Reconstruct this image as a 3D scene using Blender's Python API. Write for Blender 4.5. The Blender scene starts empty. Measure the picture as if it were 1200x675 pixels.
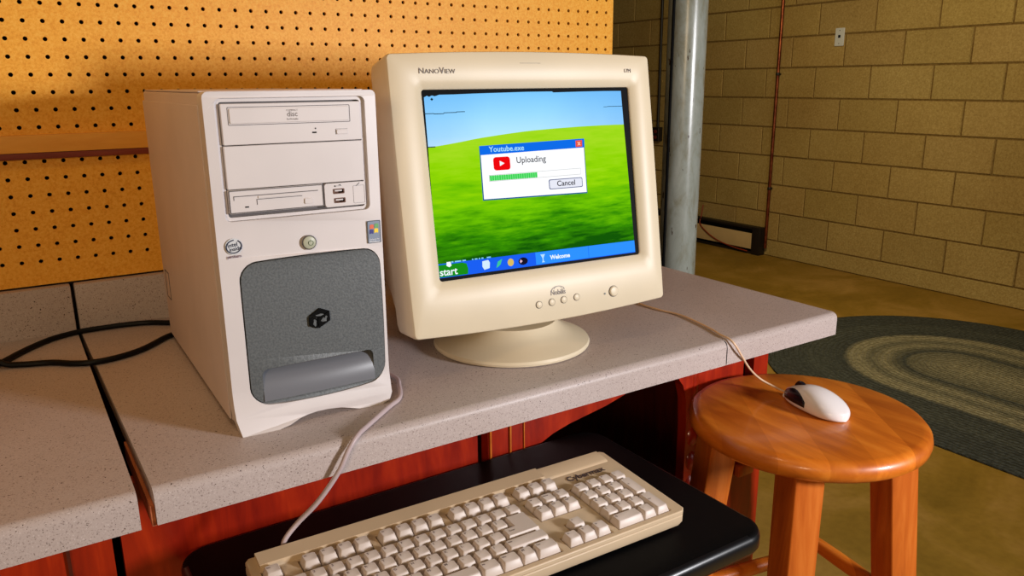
import bpy, bmesh, math, random
from mathutils import Vector, Matrix
from mathutils.geometry import tessellate_polygon
random.seed(7)
PI = math.pi
sc = bpy.context.scene
COL = sc.collection

def lin(c):
    c = c / 255.0
    return c / 12.92 if c <= .04045 else ((c + .055) / 1.055) ** 2.4
def rgb(r, g, b): return (lin(r), lin(g), lin(b), 1.0)

# ---------------------------------------------------------------- materials
def mat(name, col, rough=.5, metal=0.0, spec=.5, coat=0.0):
    m = bpy.data.materials.new(name); m.use_nodes = True
    b = m.node_tree.nodes['Principled BSDF']
    b.inputs['Base Color'].default_value = col
    b.inputs['Roughness'].default_value = rough
    b.inputs['Metallic'].default_value = metal
    b.inputs['Specular IOR Level'].default_value = spec
    b.inputs['Coat Weight'].default_value = coat
    b.inputs['Coat Roughness'].default_value = .12
    return m
def nodes(m): return m.node_tree.nodes, m.node_tree.links, m.node_tree.nodes['Principled BSDF']
def texco(m, scale=(1, 1, 1), rot=(0, 0, 0), kind='Object'):
    n, l, b = nodes(m)
    t = n.new('ShaderNodeTexCoord'); mp = n.new('ShaderNodeMapping')
    mp.inputs['Scale'].default_value = scale; mp.inputs['Rotation'].default_value = rot
    l.new(t.outputs[kind], mp.inputs['Vector']); return mp.outputs['Vector']
def noise(m, vec, scale, detail=3, rough=.5, dist=0):
    n, l, b = nodes(m)
    x = n.new('ShaderNodeTexNoise'); x.inputs['Scale'].default_value = scale
    x.inputs['Detail'].default_value = detail; x.inputs['Roughness'].default_value = rough
    x.inputs['Distortion'].default_value = dist
    l.new(vec, x.inputs['Vector']); return x.outputs['Fac']
def ramp(m, fac, stops, interp='LINEAR'):
    n, l, b = nodes(m)
    r = n.new('ShaderNodeValToRGB'); cr = r.color_ramp; cr.interpolation = interp
    while len(cr.elements) < len(stops): cr.elements.new(.5)
    for e, (p, c) in zip(cr.elements, stops): e.position = p; e.color = c
    l.new(fac, r.inputs['Fac']); return r.outputs['Color']
def mix(m, fac, a, b_, blend='MIX'):
    n, l, b = nodes(m)
    x = n.new('ShaderNodeMix'); x.data_type = 'RGBA'; x.blend_type = blend
    for sock, v in ((x.inputs[0], fac), (x.inputs[6], a), (x.inputs[7], b_)):
        if hasattr(v, 'links'): l.new(v, sock)
        else: sock.default_value = v
    return x.outputs[2]
def bump(m, h, strength=.3, dist=.001):
    n, l, b = nodes(m)
    x = n.new('ShaderNodeBump'); x.inputs['Strength'].default_value = strength
    x.inputs['Distance'].default_value = dist
    l.new(h, x.inputs['Height']); l.new(x.outputs['Normal'], b.inputs['Normal'])
def basecol(m, c): n, l, b = nodes(m); l.new(c, b.inputs['Base Color'])
def plastic(name, c, rough=.45, amt=.08, spec=.4):
    m = mat(name, c, rough, spec=spec); v = texco(m)
    d = tuple(x * (1 - amt) for x in c[:3]) + (1,)
    basecol(m, ramp(m, noise(m, v, 9, 3), [(.35, c), (.7, d)]))
    bump(m, noise(m, v, 900, 2), .12, .0003)
    return m
def emis(name, c, s=1.0):
    m = mat(name, (0.0, 0.0, 0.0, 1), .9, spec=.03); b = m.node_tree.nodes['Principled BSDF']
    b.inputs['Emission Color'].default_value = c; b.inputs['Emission Strength'].default_value = s
    return m
def wood(name, c0, c1, c2, rough=.3, axis=(1, 1, 1), coat=.5, scale=14):
    m = mat(name, c0, rough, coat=coat); v = texco(m, axis)
    g = noise(m, v, scale, 6, .6, .6)
    basecol(m, ramp(m, g, [(.3, c0), (.52, c1), (.72, c2)]))
    bump(m, g, .06, .001)
    return m

M = {}
M['tower'] = plastic('tower_plastic', rgb(214, 207, 206), .42)
M['tower_metal'] = plastic('tower_painted_steel', rgb(214, 196, 190), .5)
M['tower_shadow'] = plastic('tower_groove_grey', rgb(90, 84, 84), .6)
M['monitor'] = plastic('aged_cream_plastic', rgb(216, 202, 174), .42)
M['monitor_mark'] = mat('monitor_print_grey', rgb(110, 100, 96), .5)
M['kb_case'] = plastic('keyboard_case_cream', rgb(206, 182, 150), .45)
M['key'] = plastic('keycap_ivory', rgb(206, 192, 182), .42)
M['legend'] = mat('key_legend_print', rgb(120, 105, 105), .6)
M['black'] = mat('black_gloss', rgb(6, 6, 8), .25)
M['dark'] = mat('recess_shade', rgb(8, 5, 5), .8, spec=.1)
M['cord'] = mat('black_rubber_cord', rgb(5, 5, 7), .5, spec=.2)
M['graycord'] = plastic('grey_pvc_cord', rgb(186, 168, 170), .4)
M['creamcord'] = plastic('cream_pvc_cord', rgb(222, 190, 158), .4)
M['white'] = plastic('white_mouse_plastic', rgb(232, 226, 226), .22)
M['navy'] = mat('navy_black_plastic', rgb(14, 16, 30), .25)
M['print_black'] = mat('print_black', rgb(4, 4, 4), .7, spec=.1)
M['red_lens'] = mat('led_lens', rgb(70, 70, 40), .3)
# grey front door: fine dimple pattern
m = M['door'] = mat('grey_dimpled_plastic', rgb(92, 96, 98), .42)
v = texco(m, (1, 1, 1)); w = noise(m, v, 420, 2)
basecol(m, ramp(m, w, [(.32, rgb(78, 82, 84)), (.62, rgb(96, 100, 101))])); bump(m, w, .35, .0006)
M['handle'] = mat('grey_smooth_plastic', rgb(112, 114, 120), .3)
# black tray: fine texture
m = M['tray'] = mat('black_laminate', rgb(1, 1, 2), .6, spec=.1)
bump(m, noise(m, texco(m), 700, 2), .15, .0004)
M['tray_edge'] = mat('black_vinyl_edge', rgb(12, 13, 16), .3, spec=.5)
# laminate: speckled
def laminate(name, base, dark_, light_):
    m = mat(name, base, .42, spec=.3); v = texco(m)
    n1 = noise(m, v, 620, 2, .7)
    c = ramp(m, n1, [(.33, dark_), (.40, base), (.62, base), (.72, light_)])
    n2 = noise(m, v, 430, 1, .3)
    c = mix(m, ramp(m, n2, [(.255, (1, 1, 1, 1)), (.275, (0, 0, 0, 1))]), c, rgb(70, 52, 46))
    c2 = ramp(m, noise(m, v, 3.5, 3), [(.3, (1, 1, 1, 1)), (.75, (.86, .82, .78, 1))])
    basecol(m, mix(m, 1.0, c, c2, 'MULTIPLY'))
    return m
M['lam'] = laminate('speckled_laminate', rgb(184, 171, 167), rgb(132, 118, 114), rgb(212, 202, 200))
# red stained wood
M['red'] = wood('red_stained_wood', rgb(122, 18, 3), rgb(150, 30, 4), rgb(176, 46, 8), .35, (6, 6, 1), .35, 7)
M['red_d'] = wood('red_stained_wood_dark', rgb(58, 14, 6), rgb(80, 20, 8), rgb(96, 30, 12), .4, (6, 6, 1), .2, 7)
M['filler'] = wood('raw_wood_filler', rgb(120, 60, 36), rgb(170, 90, 50), rgb(196, 120, 76), .6, (9, 1, 9), 0, 7)
M['seat'] = wood('honey_pine', rgb(184, 92, 18), rgb(212, 116, 28), rgb(230, 138, 44), .4, (7, 1.2, 7), .3, 5)
m = M['seat']; n_, l_, b_ = nodes(m)
def mth0(op, a, b=None):
    x = n_.new('ShaderNodeMath'); x.operation = op
    for i, q in enumerate((a, b)):
        if q is None: continue
        if hasattr(q, 'links'): l_.new(q, x.inputs[i])
        else: x.inputs[i].default_value = q
    return x.outputs[0]
sep = n_.new('ShaderNodeSeparateXYZ'); l_.new(texco(m, (1, 1, 1), (0, 0, .62)), sep.inputs[0])
wn = n_.new('ShaderNodeTexWhiteNoise'); wn.noise_dimensions = '1D'; l_.new(mth0('FLOOR', mth0('DIVIDE', mth0('ADD', sep.outputs['X'], 1.013), .062)), wn.inputs['W'])
stv = ramp(m, wn.outputs['Value'], [(0, (.74, .66, .55, 1)), (1, (1.06, 1.06, 1.06, 1))])
basecol(m, mix(m, 1.0, b_.inputs['Base Color'].links[0].from_socket, stv, 'MULTIPLY'))
M['leg'] = wood('honey_pine_leg', rgb(158, 72, 20), rgb(188, 94, 28), rgb(208, 116, 44), .32, (9, 9, .7), .5, 5)
# pegboard
m = M['peg'] = mat('pegboard_hardboard', rgb(224, 158, 76), .5, spec=.3); v = texco(m)
c = ramp(m, noise(m, v, 260, 3, .7), [(.3, rgb(228, 152, 40)), (.5, rgb(244, 174, 58)), (.7, rgb(250, 190, 80))])
c2 = ramp(m, noise(m, v, 2.2, 3), [(.3, (1, 1, 1, 1)), (.8, (.88, .84, .74, 1))])
basecol(m, mix(m, 1.0, c, c2, 'MULTIPLY')); bump(m, noise(m, v, 500, 2), .15, .0004)
M['batten'] = wood('pegboard_batten', rgb(222, 150, 50), rgb(232, 164, 62), rgb(240, 176, 80), .5, (1, 5, 9), .1, 5)
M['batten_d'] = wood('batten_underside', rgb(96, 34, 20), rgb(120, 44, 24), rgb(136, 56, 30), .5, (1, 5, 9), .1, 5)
M['studs'] = mat('partition_dark', rgb(40, 24, 14), .8)
# block wall
m = M['block'] = mat('painted_concrete_block', rgb(160, 138, 86), .75, spec=.25); v = texco(m)
n_, l_, b_ = nodes(m)
at = n_.new('ShaderNodeAttribute'); at.attribute_name = 'tone'
f1 = noise(m, v, 95, 4, .75)
c = ramp(m, f1, [(.3, rgb(150, 126, 74)), (.5, rgb(172, 148, 90)), (.72, rgb(192, 170, 112))])
c = mix(m, .55, c, mix(m, 1.0, c, at.outputs['Color'], 'MULTIPLY'))
c2 = ramp(m, noise(m, v, 1.6, 3), [(.3, (1, 1, 1, 1)), (.75, (.8, .74, .64, 1))])
basecol(m, mix(m, 1.0, c, c2, 'MULTIPLY')); bump(m, f1, .5, .004)
m = M['mortar'] = mat('mortar', rgb(84, 68, 38), .9, spec=.1)
basecol(m, ramp(m, noise(m, texco(m), 60, 3), [(.3, rgb(96, 74, 38)), (.7, rgb(128, 104, 60))]))
# floor
m = M['floor'] = mat('stained_concrete', rgb(150, 116, 56), .55, spec=.3); v = texco(m)
c = ramp(m, noise(m, v, 2.0, 5, .6, .8), [(.3, rgb(128, 100, 28)), (.5, rgb(148, 116, 40)), (.72, rgb(178, 140, 72))])
c2 = ramp(m, noise(m, v, 40, 3), [(.3, (.88, .86, .82, 1)), (.6, (1, 1, 1, 1))])
basecol(m, mix(m, 1.0, c, c2, 'MULTIPLY')); bump(m, noise(m, v, 30, 4), .1, .003)
M['ceil'] = mat('ceiling_joist_dark', rgb(120, 92, 62), .8)
# column paint
m = M['column'] = mat('chipped_grey_paint', rgb(166, 170, 166), .26, spec=.6); v = texco(m, (1, 1, .35))
n1 = noise(m, v, 22, 5, .7, .4)
c = ramp(m, n1, [(.30, rgb(96, 80, 56)), (.37, rgb(134, 134, 116)), (.5, rgb(150, 156, 146)), (.72, rgb(168, 174, 166))])
n2 = noise(m, v, 60, 3, .6)
c = mix(m, ramp(m, n2, [(.31, (1, 1, 1, 1)), (.34, (0, 0, 0, 1))]), c, rgb(70, 52, 36))
basecol(m, c); bump(m, n1, .12, .002)
m = M['copper'] = mat('dull_copper', rgb(120, 58, 34), .35, .8)
basecol(m, ramp(m, noise(m, texco(m), 25, 3), [(.3, rgb(96, 38, 22)), (.7, rgb(156, 84, 50))]))
M['heater_d'] = mat('heater_dark_metal', rgb(26, 20, 16), .5)
M['heater'] = plastic('heater_beige_enamel', rgb(196, 168, 120), .5)
M['plate'] = plastic('wall_plate_white', rgb(206, 210, 214), .4)
M['wire'] = mat('red_brown_wire', rgb(140, 50, 26), .5)
# rug : braided oval rings
m = M['rug'] = mat('braided_wool', rgb(60, 66, 50), .95, spec=.1)
n_, l_, b_ = nodes(m); v = texco(m)
sep = n_.new('ShaderNodeSeparateXYZ'); l_.new(v, sep.inputs[0])
def mth(op, a, b=None):
    x = n_.new('ShaderNodeMath'); x.operation = op
    for i, q in enumerate((a, b)):
        if q is None: continue
        if hasattr(q, 'links'): l_.new(q, x.inputs[i])
        else: x.inputs[i].default_value = q
    return x.outputs[0]
ya = mth('MAXIMUM', mth('SUBTRACT', mth('ABSOLUTE', sep.outputs['Y']), .85), 0.0)
dd = mth('SQRT', mth('ADD', mth('POWER', sep.outputs['X'], 2.0), mth('POWER', ya, 2.0)))
dd = mth('ADD', dd, mth('MULTIPLY', mth('SUBTRACT', noise(m, v, 45, 2), .5), .02))
DK, MD, LT = rgb(76, 80, 78), rgb(116, 114, 98), rgb(152, 146, 122)
rc = ramp(m, dd, [(0, LT), (.2, MD), (.215, DK), (.262, MD), (.3, LT), (.355, MD), (.40, LT), (.445, LT), (.475, DK), (.62, rgb(84, 88, 84)), (.66, DK)])
vo = n_.new('ShaderNodeTexVoronoi'); vo.inputs['Scale'].default_value = 62; l_.new(v, vo.inputs['Vector'])
cs = ramp(m, vo.outputs['Distance'], [(0, (1.15, 1.15, 1.1, 1)), (.7, (.68, .68, .64, 1))])
basecol(m, mix(m, 1.0, rc, cs, 'MULTIPLY'))
sn = mth('SINE', mth('MULTIPLY', dd, 2 * PI / .022))
hh = mth('SUBTRACT', sn, mth('MULTIPLY', vo.outputs['Distance'], 1.5)); bump(m, hh, .8, .004)

# ---------------------------------------------------------------- mesh builder
def rrect(w, h, r, n=5, cx=0, cy=0, ne=0, bow=(0, 0, 0, 0)):
    """rounded rectangle ccw; ne extra points per edge, bow = bulge of bottom,right,top,left"""
    r = max(min(r, w / 2 - 1e-6, h / 2 - 1e-6), 1e-5)
    out = []
    cs_ = [(w / 2 - r, -h / 2 + r, -90), (w / 2 - r, h / 2 - r, 0), (-w / 2 + r, h / 2 - r, 90), (-w / 2 + r, -h / 2 + r, 180)]
    for k, (x, y, a0) in enumerate(cs_):
        for i in range(n + 1):
            a = math.radians(a0 + 90 * i / n); out.append([x + r * math.cos(a), y + r * math.sin(a)])
        if ne:
            a = math.radians(a0 + 90); p0 = out[-1]; x2, y2, b0 = cs_[(k + 1) % 4]
            b = math.radians(b0); p1 = (x2 + r * math.cos(b), y2 + r * math.sin(b))
            for i in range(1, ne + 1):
                t = i / (ne + 1); out.append([p0[0] + (p1[0] - p0[0]) * t, p0[1] + (p1[1] - p0[1]) * t])
    res = []
    for x, y in out:
        fx = 1 - (2 * x / w) ** 2; fy = 1 - (2 * y / h) ** 2
        dx = dy = 0
        dy -= bow[0] * fx * max(0, -2 * y / h); dy += bow[2] * fx * max(0, 2 * y / h)
        dx += bow[1] * fy * max(0, 2 * x / w); dx -= bow[3] * fy * max(0, -2 * x / w)
        res.append((x + dx + cx, y + dy + cy))
    return res
def circ(r, n=24, cx=0, cy=0): return [(cx + r * math.cos(2 * PI * i / n), cy + r * math.sin(2 * PI * i / n)) for i in range(n)]
def smooth_path(pts, k=8):
    P = [Vector(p) for p in pts]; P = [P[0] * 2 - P[1]] + P + [P[-1] * 2 - P[-2]]; out = []
    for i in range(1, len(P) - 2):
        a, b, c, d = P[i - 1:i + 3]
        for j in range(k):
            t = j / k
            out.append(.5 * ((2 * b) + (c - a) * t + (2 * a - 5 * b + 4 * c - d) * t * t + (3 * b - a - 3 * c + d) * t ** 3))
    out.append(P[-2]); return out

class MB:
    def __init__(s, M=None): s.v = []; s.f = []; s.m = []; s.M = M or Matrix.Identity(4)
    def add(s, vs, fs, mi=0, M=None):
        o = len(s.v); T = s.M @ M if M else s.M
        s.v += [T @ Vector(p) for p in vs]
        for f in fs: s.f.append([i + o for i in f]); s.m.append(mi)
        return s
    def box(s, x0, x1, y0, y1, z0, z1, mi=0, bev=0, seg=2, M=None):
        bm = bmesh.new(); bmesh.ops.create_cube(bm, size=1)
        for v in bm.verts:
            v.co = Vector(((x0 + x1) / 2 + v.co.x * (x1 - x0), (y0 + y1) / 2 + v.co.y * (y1 - y0), (z0 + z1) / 2 + v.co.z * (z1 - z0)))
        if bev: bmesh.ops.bevel(bm, geom=bm.edges[:], offset=bev, segments=seg, affect='EDGES', profile=.6)
        bm.verts.index_update()
        s.add([v.co.copy() for v in bm.verts], [[v.index for v in f.verts] for f in bm.faces], mi, M); bm.free(); return s
    def loft(s, rings, mi=0, cap0=True, cap1=True, closed=False, M=None):
        n = len(rings[0]); vs = [p for r in rings for p in r]; fs = []
        R = len(rings)
        for i in range(R if closed else R - 1):
            j = (i + 1) % R
            for k in range(n):
                k2 = (k + 1) % n; fs.append([i * n + k, i * n + k2, j * n + k2, j * n + k])
        if not closed:
            if cap0: fs.append(list(range(n))[::-1])
            if cap1: fs.append([(R - 1) * n + k for k in range(n)])
        return s.add(vs, fs, mi, M)
    def lathe(s, prof, n=48, mi=0, M=None):
        rings = [[(r * math.cos(2 * PI * k / n), r * math.sin(2 * PI * k / n), z) for k in range(n)] for r, z in prof]
        return s.loft(rings, mi, M=M)
    def tube(s, pts, r, n=10, mi=0, M=None, smooth=8, cap=True):
        P = smooth_path(pts, smooth) if smooth else [Vector(p) for p in pts]
        rings = []; up = Vector((0, 0, 1))
        for i, p in enumerate(P):
            t = (P[min(i + 1, len(P) - 1)] - P[max(i - 1, 0)]).normalized()
            if abs(t.dot(up)) > .98: up = Vector((1, 0, 0))
            a = t.cross(up).normalized(); b = t.cross(a).normalized(); up = -b if False else up
            rr = r(i / (len(P) - 1)) if callable(r) else r
            rings.append([p + a * rr * math.cos(2 * PI * k / n) + b * rr * math.sin(2 * PI * k / n) for k in range(n)])
        return s.loft(rings, mi, cap, cap, M=M)
    def plate(s, outer, holes, d0, d1, f=None, mi=0, inset=0, M=None, mi_in=None):
        """prism with holes in the local xz plane: front at y=-d1, back at y=-d0; f displaces"""
        f = f or (lambda x, z: 0.0)
        if mi_in is None: mi_in = mi
        loops = [outer] + holes
        def P(x, z, d): return (x, -(d + f(x, z)), z)
        flat = [p for lp in loops for p in lp]
        tris = tessellate_polygon([[Vector((x, z, 0)) for x, z in lp] for lp in loops])
        s.add([P(x, z, d1) for x, z in flat], [list(t) for t in tris], mi, M)
        s.add([P(x, z, d0) for x, z in flat], [list(t)[::-1] for t in tris], mi, M)
        for q, lp in enumerate(loops):
            n = len(lp)
            s.add([P(x, z, d1) for x, z in lp] + [P(x, z, d0) for x, z in lp],
                  [[i, (i + 1) % n, n + (i + 1) % n, n + i] for i in range(n)], mi if q == 0 else mi_in, M)
        return s
    def pad(s, poly, d0, d1, mi=0, ch=0, M=None):
        """solid front-facing pad (xz outline) with chamfered front edge"""
        n = len(poly); cx = sum(p[0] for p in poly) / n; cz = sum(p[1] for p in poly) / n
        w = max(abs(p[0] - cx) for p in poly); h = max(abs(p[1] - cz) for p in poly)
        rings = [[(x, -d0, z) for x, z in poly], [(x, -(d1 - ch), z) for x, z in poly]]
        if ch: rings.append([(cx + (x - cx) * (1 - ch / w), -d1, cz + (z - cz) * (1 - ch / h)) for x, z in poly])
        return s.loft(rings, mi, M=M)
    def text(s, txt, size, M, mi=0, depth=.0002, align='CENTER', sx=1.0, bold=0.0):
        cu = bpy.data.curves.new('t', 'FONT'); cu.body = txt; cu.size = size; cu.extrude = depth
        cu.align_x = align; cu.align_y = 'CENTER'; cu.resolution_u = 3; cu.offset = bold
        ob = bpy.data.objects.new('t', cu); me = bpy.data.meshes.new_from_object(ob)
        s.add([(v.co.x * sx, v.co.y, v.co.z) for v in me.vertices], [list(p.vertices) for p in me.polygons], mi, M)
        bpy.data.objects.remove(ob); bpy.data.meshes.remove(me); bpy.data.curves.remove(cu); return s
    def build(s, name, mats, parent=None, ang=35, fix=True):
        me = bpy.data.meshes.new(name); me.from_pydata([tuple(v) for v in s.v], [], s.f)
        if not isinstance(mats, (list, tuple)): mats = [mats]
        for q in mats: me.materials.append(q)
        for p, i in zip(me.polygons, s.m): p.material_index = i
        me.validate()
        if fix:
            bm = bmesh.new(); bm.from_mesh(me); bmesh.ops.remove_doubles(bm, verts=bm.verts[:], dist=1e-6)
            bmesh.ops.recalc_face_normals(bm, faces=bm.faces[:]); bm.to_mesh(me); bm.free()
        if ang:
            me.polygons.foreach_set('use_smooth', [True] * len(me.polygons)); me.set_sharp_from_angle(angle=math.radians(ang))
        me.update()
        o = bpy.data.objects.new(name, me); COL.objects.link(o)
        if parent: o.parent = parent
        return o
# matrix putting text (xy) on a plate facing -y: text x->x, y->z
def TF(x, z, d, rot=0): return Matrix.Translation((x, -d, z)) @ Matrix.Rotation(PI / 2, 4, 'X') @ Matrix.Rotation(rot, 4, 'Z')
def thing(name, label, cat, loc=(0, 0, 0), rz=0, group=None):
    o = bpy.data.objects.new(name, None); COL.objects.link(o); o.empty_display_size = .05
    o.location = loc; o.rotation_euler = (0, 0, rz); o['label'] = label; o['category'] = cat
    if group: o['group'] = group
    return o
def tag(o, label, cat, group=None):
    o['label'] = label; o['category'] = cat
    if group: o['group'] = group
    return o
def struct(o): o['kind'] = 'structure'; return o

# ================================================================ SETTING
XW = 4.66      # block wall
CT = .885      # counter top
b = MB(); b.box(-1.8, XW + .1, -3.2, 6.2, -.1, 0); struct(b.build('floor', M['floor'], ang=0))
b = MB(); b.box(-1.8, XW + .1, -3.2, 6.2, 2.5, 2.6); struct(b.build('ceiling', M['ceil'], ang=0))
# block wall with real blocks
b = MB(); b.box(XW + .006, XW + .1, -3.2, 6.2, 0, 2.5, 1)
tones = [None]
H_ = .2036; L_ = .406; g = .0035
def block(y0, y1, z0, z1):
    x = XW + .007; xf = XW; e = .004
    j = [random.uniform(-.0012, .0012) for _ in range(4)]
    vs = [(x, y0 + g, z0 + g), (x, y1 - g, z0 + g), (x, y1 - g, z1 - g), (x, y0 + g, z1 - g),
          (xf + j[0], y0 + g + e, z0 + g + e), (xf + j[1], y1 - g - e, z0 + g + e), (xf + j[2], y1 - g - e, z1 - g - e), (xf + j[3], y0 + g + e, z1 - g - e)]
    b.add(vs, [[4, 5, 6, 7], [0, 1, 5, 4], [1, 2, 6, 5], [2, 3, 7, 6], [3, 0, 4, 7]], 0)
k = -1; z = .119 - H_
while z < 2.5:
    z0, z1 = max(z, 0), min(z + H_, 2.5)
    off = .062 if k % 2 else .262
    y = off - L_ * 9
    while y < 6.2:
        y0, y1 = max(y, -3.2), min(y + L_, 6.2)
        if k >= 0 and y1 - y0 > .03 and z1 - z0 > .03: block(y0, y1, z0, z1)
        y += L_
    if k < 0: block(-3.2, 6.2, z0, z1)
    z += H_; k += 1
wr = struct(b.build('wall_right', [M['block'], M['mortar']], ang=0, fix=False))
ca = wr.data.color_attributes.new('tone', 'FLOAT_COLOR', 'CORNER')
t = 1
for pi_, p in enumerate(wr.data.polygons):
    if pi_ >= 6 and (pi_ - 6) % 5 == 0: t = random.uniform(.82, 1.06); tc = (t, t * random.uniform(.93, 1.02), t * random.uniform(.85, 1.02), 1)
    for li in p.loop_indices: ca.data[li].color = tc if pi_ >= 6 else (1, 1, 1, 1)
b = MB(); b.box(-1.8, 1.13, .012, .12, 0, 2.5); struct(b.build('wall_back', M['studs'], ang=0))
b = MB(); b.box(-1.8, XW - .001, 6.21, 6.3, 0, 2.5); struct(b.build('wall_far', M['block'], ang=0))

# ================================================================ PEGBOARD
I = .0254
peg = thing('pegboard', 'orange-brown pegboard with rows of round holes above the worktop', 'pegboard', (0, .006, .96))
b = MB(); X0, X1, Z0, Z1 = -1.2, 1.137, .962, 2.2
def zz(r): return 1.38 - I * r
rh = .0033
oct_ = [(math.cos(PI / 4 * i), math.sin(PI / 4 * i)) for i in range(8)]
sq = [(1, 0), (1, 1), (0, 1), (-1, 1), (-1, 0), (-1, -1), (0, -1), (1, -1)]
nx0 = math.floor(X0 / I) + 1; nx1 = math.floor(X1 / I - .5)
nz0 = math.floor((1.38 - Z0) / I - .5); nz1 = -math.floor((Z1 - 1.38) / I - .5)
yf, yb = -.006, -.0005
for r in range(nz1, nz0 + 1):
    for cI in range(nx0, nx1 + 1):
        cx, cz = cI * I, zz(r) - .96
        b.add([(cx + sx * I / 2, yf, cz + sz * I / 2) for sx, sz in sq] + [(cx + rh * a, yf, cz + rh * q) for a, q in oct_] + [(cx + rh * a, yb, cz + rh * q) for a, q in oct_],
              [[i, (i + 1) % 8, 8 + (i + 1) % 8, 8 + i] for i in range(8)] + [[8 + i, 8 + (i + 1) % 8, 16 + (i + 1) % 8, 16 + i] for i in range(8)], 0)
# solid margins right / bottom
xr = nx1 * I + I / 2; zb = zz(nz0) - I / 2 - .96; zt = zz(nz1) + I / 2 - .96; xl = nx0 * I - I / 2
b.add([(xr, yf, .002), (X1, yf, .002), (X1, yf, zt), (xr, yf, zt), (xl, yf, .002), (xr, yf, zb), (xl, yf, zb), (X1, yb, .002), (X1, yb, zt)],
      [[0, 1, 2, 3], [4, 0, 5, 6], [1, 7, 8, 2]], 0)
pb = b.build('perforated_board', M['peg'], peg, ang=0, fix=False)
b = MB(); b.box(X0, X1 - .003, -.018, -.007, 1.1655 - .96, 1.1915 - .96, 0, .0015); b.build('batten', M['batten'], peg)
b = MB(); b.box(X0, X1 - .006, -.017, -.007, 1.156 - .96, 1.1653 - .96, 0, .001); o = b.build('batten_dark_strip', M['batten_d'], peg); o['label'] = 'dark red-brown strip along the underside of the batten'  # dark strip just below the batten

# ================================================================ COUNTER
YF = -.635; TH = .038
def counter_section():
    # yz profile of post-formed top
    pts = [(-.02, CT - .02), (YF + .03, CT - .02), (YF + .03, CT - TH), (YF, CT - TH)]
    for i in range(7):
        a = math.radians(180 - 90 * i / 6); pts.append((YF + .011 + .011 * math.cos(a), CT - .011 + .011 * math.sin(a)))
    pts += [(-.02, CT)]
    return pts
def counter(name, x0b, x0f, x1b, x1f, label):
    t = thing(name, label, 'worktop', ((x0f + x1f) / 2, -.3, CT - TH))
    ox = (x0f + x1f) / 2; oy = -.3; oz = CT - TH
    def xx(y, a, b_): q = (y + .02) / (YF + .02); return a + (b_ - a) * q
    pr = counter_section(); b = MB()
    b.loft([[(xx(y, x0b, x0f) - ox, y - oy, z - oz) for y, z in pr], [(xx(y, x1b, x1f) - ox, y - oy, z - oz) for y, z in pr]])
    b.build('top', M['lam'], t)
    # substrate block beneath the laminate build-up
    b = MB(); b.box(min(x0b, x0f) + .012 - ox, x1f - .012 - ox, YF + .033 - oy, -.03 - oy, CT - TH + .001 - oz, CT - .0205 - oz); b.build('substrate', M['red_d'], t)
    b = MB(); b.box(x0b - ox, x1b - ox, -.02 - oy, -.0005 - oy, CT - .02 - oz, .96 - oz, 0, .003); b.build('backsplash', M['lam'], t)
    return t
counter('countertop', -1.2, -1.2, .033, .0305, 'speckled beige laminate countertop section left of the dark seam, empty but for cords')
mainc = counter('countertop', .038, .045, 1.105, 1.105, 'long speckled beige laminate countertop section carrying the computer tower and monitor')
b = MB(); ox, oy, oz = (.045 + 1.105) / 2, -.3, CT - TH
b.tube([(.8405 - ox, YF - .0002 - oy, CT - TH + .001 - oz), (.8405 - ox, YF - .0002 - oy, CT - .012 - oz), (.8405 - ox, YF + .003 - oy, CT - .003 - oz), (.8405 - ox, YF + .011 - oy, CT + .00005 - oz)], .0006, 6)
b.build('nosing_joint', M['print_black'], mainc)
# filler strip in the seam
b = MB(); za, zb_ = CT - TH - .002, CT - .018
b.add([(.0408, YF + .004, za), (.0446, YF + .004, za), (.0427, -.46, za), (.0400, -.46, za), (.0408, YF + .004, zb_), (.0446, YF + .004, zb_), (.0427, -.46, zb_), (.0400, -.46, zb_)],
                [[0, 1, 2, 3], [4, 5, 6, 7], [0, 1, 5, 4], [1, 2, 6, 5], [2, 3, 7, 6], [3, 0, 4, 7]])
tag(b.build('filler_strip', M['filler']), 'thin raw wood strip set in the seam between the two countertop sections', 'wood strip')

# ================================================================ CABINETS
CF = -.525; CZ = CT - TH - .0022
def cab(name, x0, x1, label, holes, extra):
    t = thing(name, label, 'cabinet', ((x0 + x1) / 2, -.27, 0)); ox, oy = (x0 + x1) / 2, -.27
    T = Matrix.Translation((-ox, CF - oy, 0))
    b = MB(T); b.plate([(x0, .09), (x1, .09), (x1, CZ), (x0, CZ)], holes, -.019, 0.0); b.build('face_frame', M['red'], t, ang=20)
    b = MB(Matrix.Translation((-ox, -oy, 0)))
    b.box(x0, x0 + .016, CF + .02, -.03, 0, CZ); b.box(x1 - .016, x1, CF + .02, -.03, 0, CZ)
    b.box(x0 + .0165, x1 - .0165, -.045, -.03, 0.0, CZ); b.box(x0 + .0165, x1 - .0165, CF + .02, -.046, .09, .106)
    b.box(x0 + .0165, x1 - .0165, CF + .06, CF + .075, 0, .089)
    b.build('carcass', M['red_d'], t, ang=0)  # darker wood puts the shade inside the opening into the colour
    extra(t, T, ox)
    return t
def ex_left(t, T, ox):
    for a, c in ((-.60, -.32), (-.305, -.035)):
        b = MB(T); b.box(a, c, -.016, -.0005, .14, .74, 0, .003)
        d = b.build('door', M['red'], t)
        k_ = MB(T @ Matrix.Translation((c - .03 if a < -.5 else a + .03, -.016, .6)) @ Matrix.Rotation(PI / 2, 4, 'X')); k_.lathe([(.006, 0), (.006, .01), (.014, .016), (.014, .022), (.006, .026)], 16)
        k_.build('knob', M['red_d'], d)
    b = MB(T); b.box(-.034, -.0305, -.003, -.0003, .1, CZ - .004); b.build('stile_edge_line', M['red_d'], t)
cab('cabinet', -.9, .010, 'red-stained wooden base cabinet under the left countertop section', [], ex_left)
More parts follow.
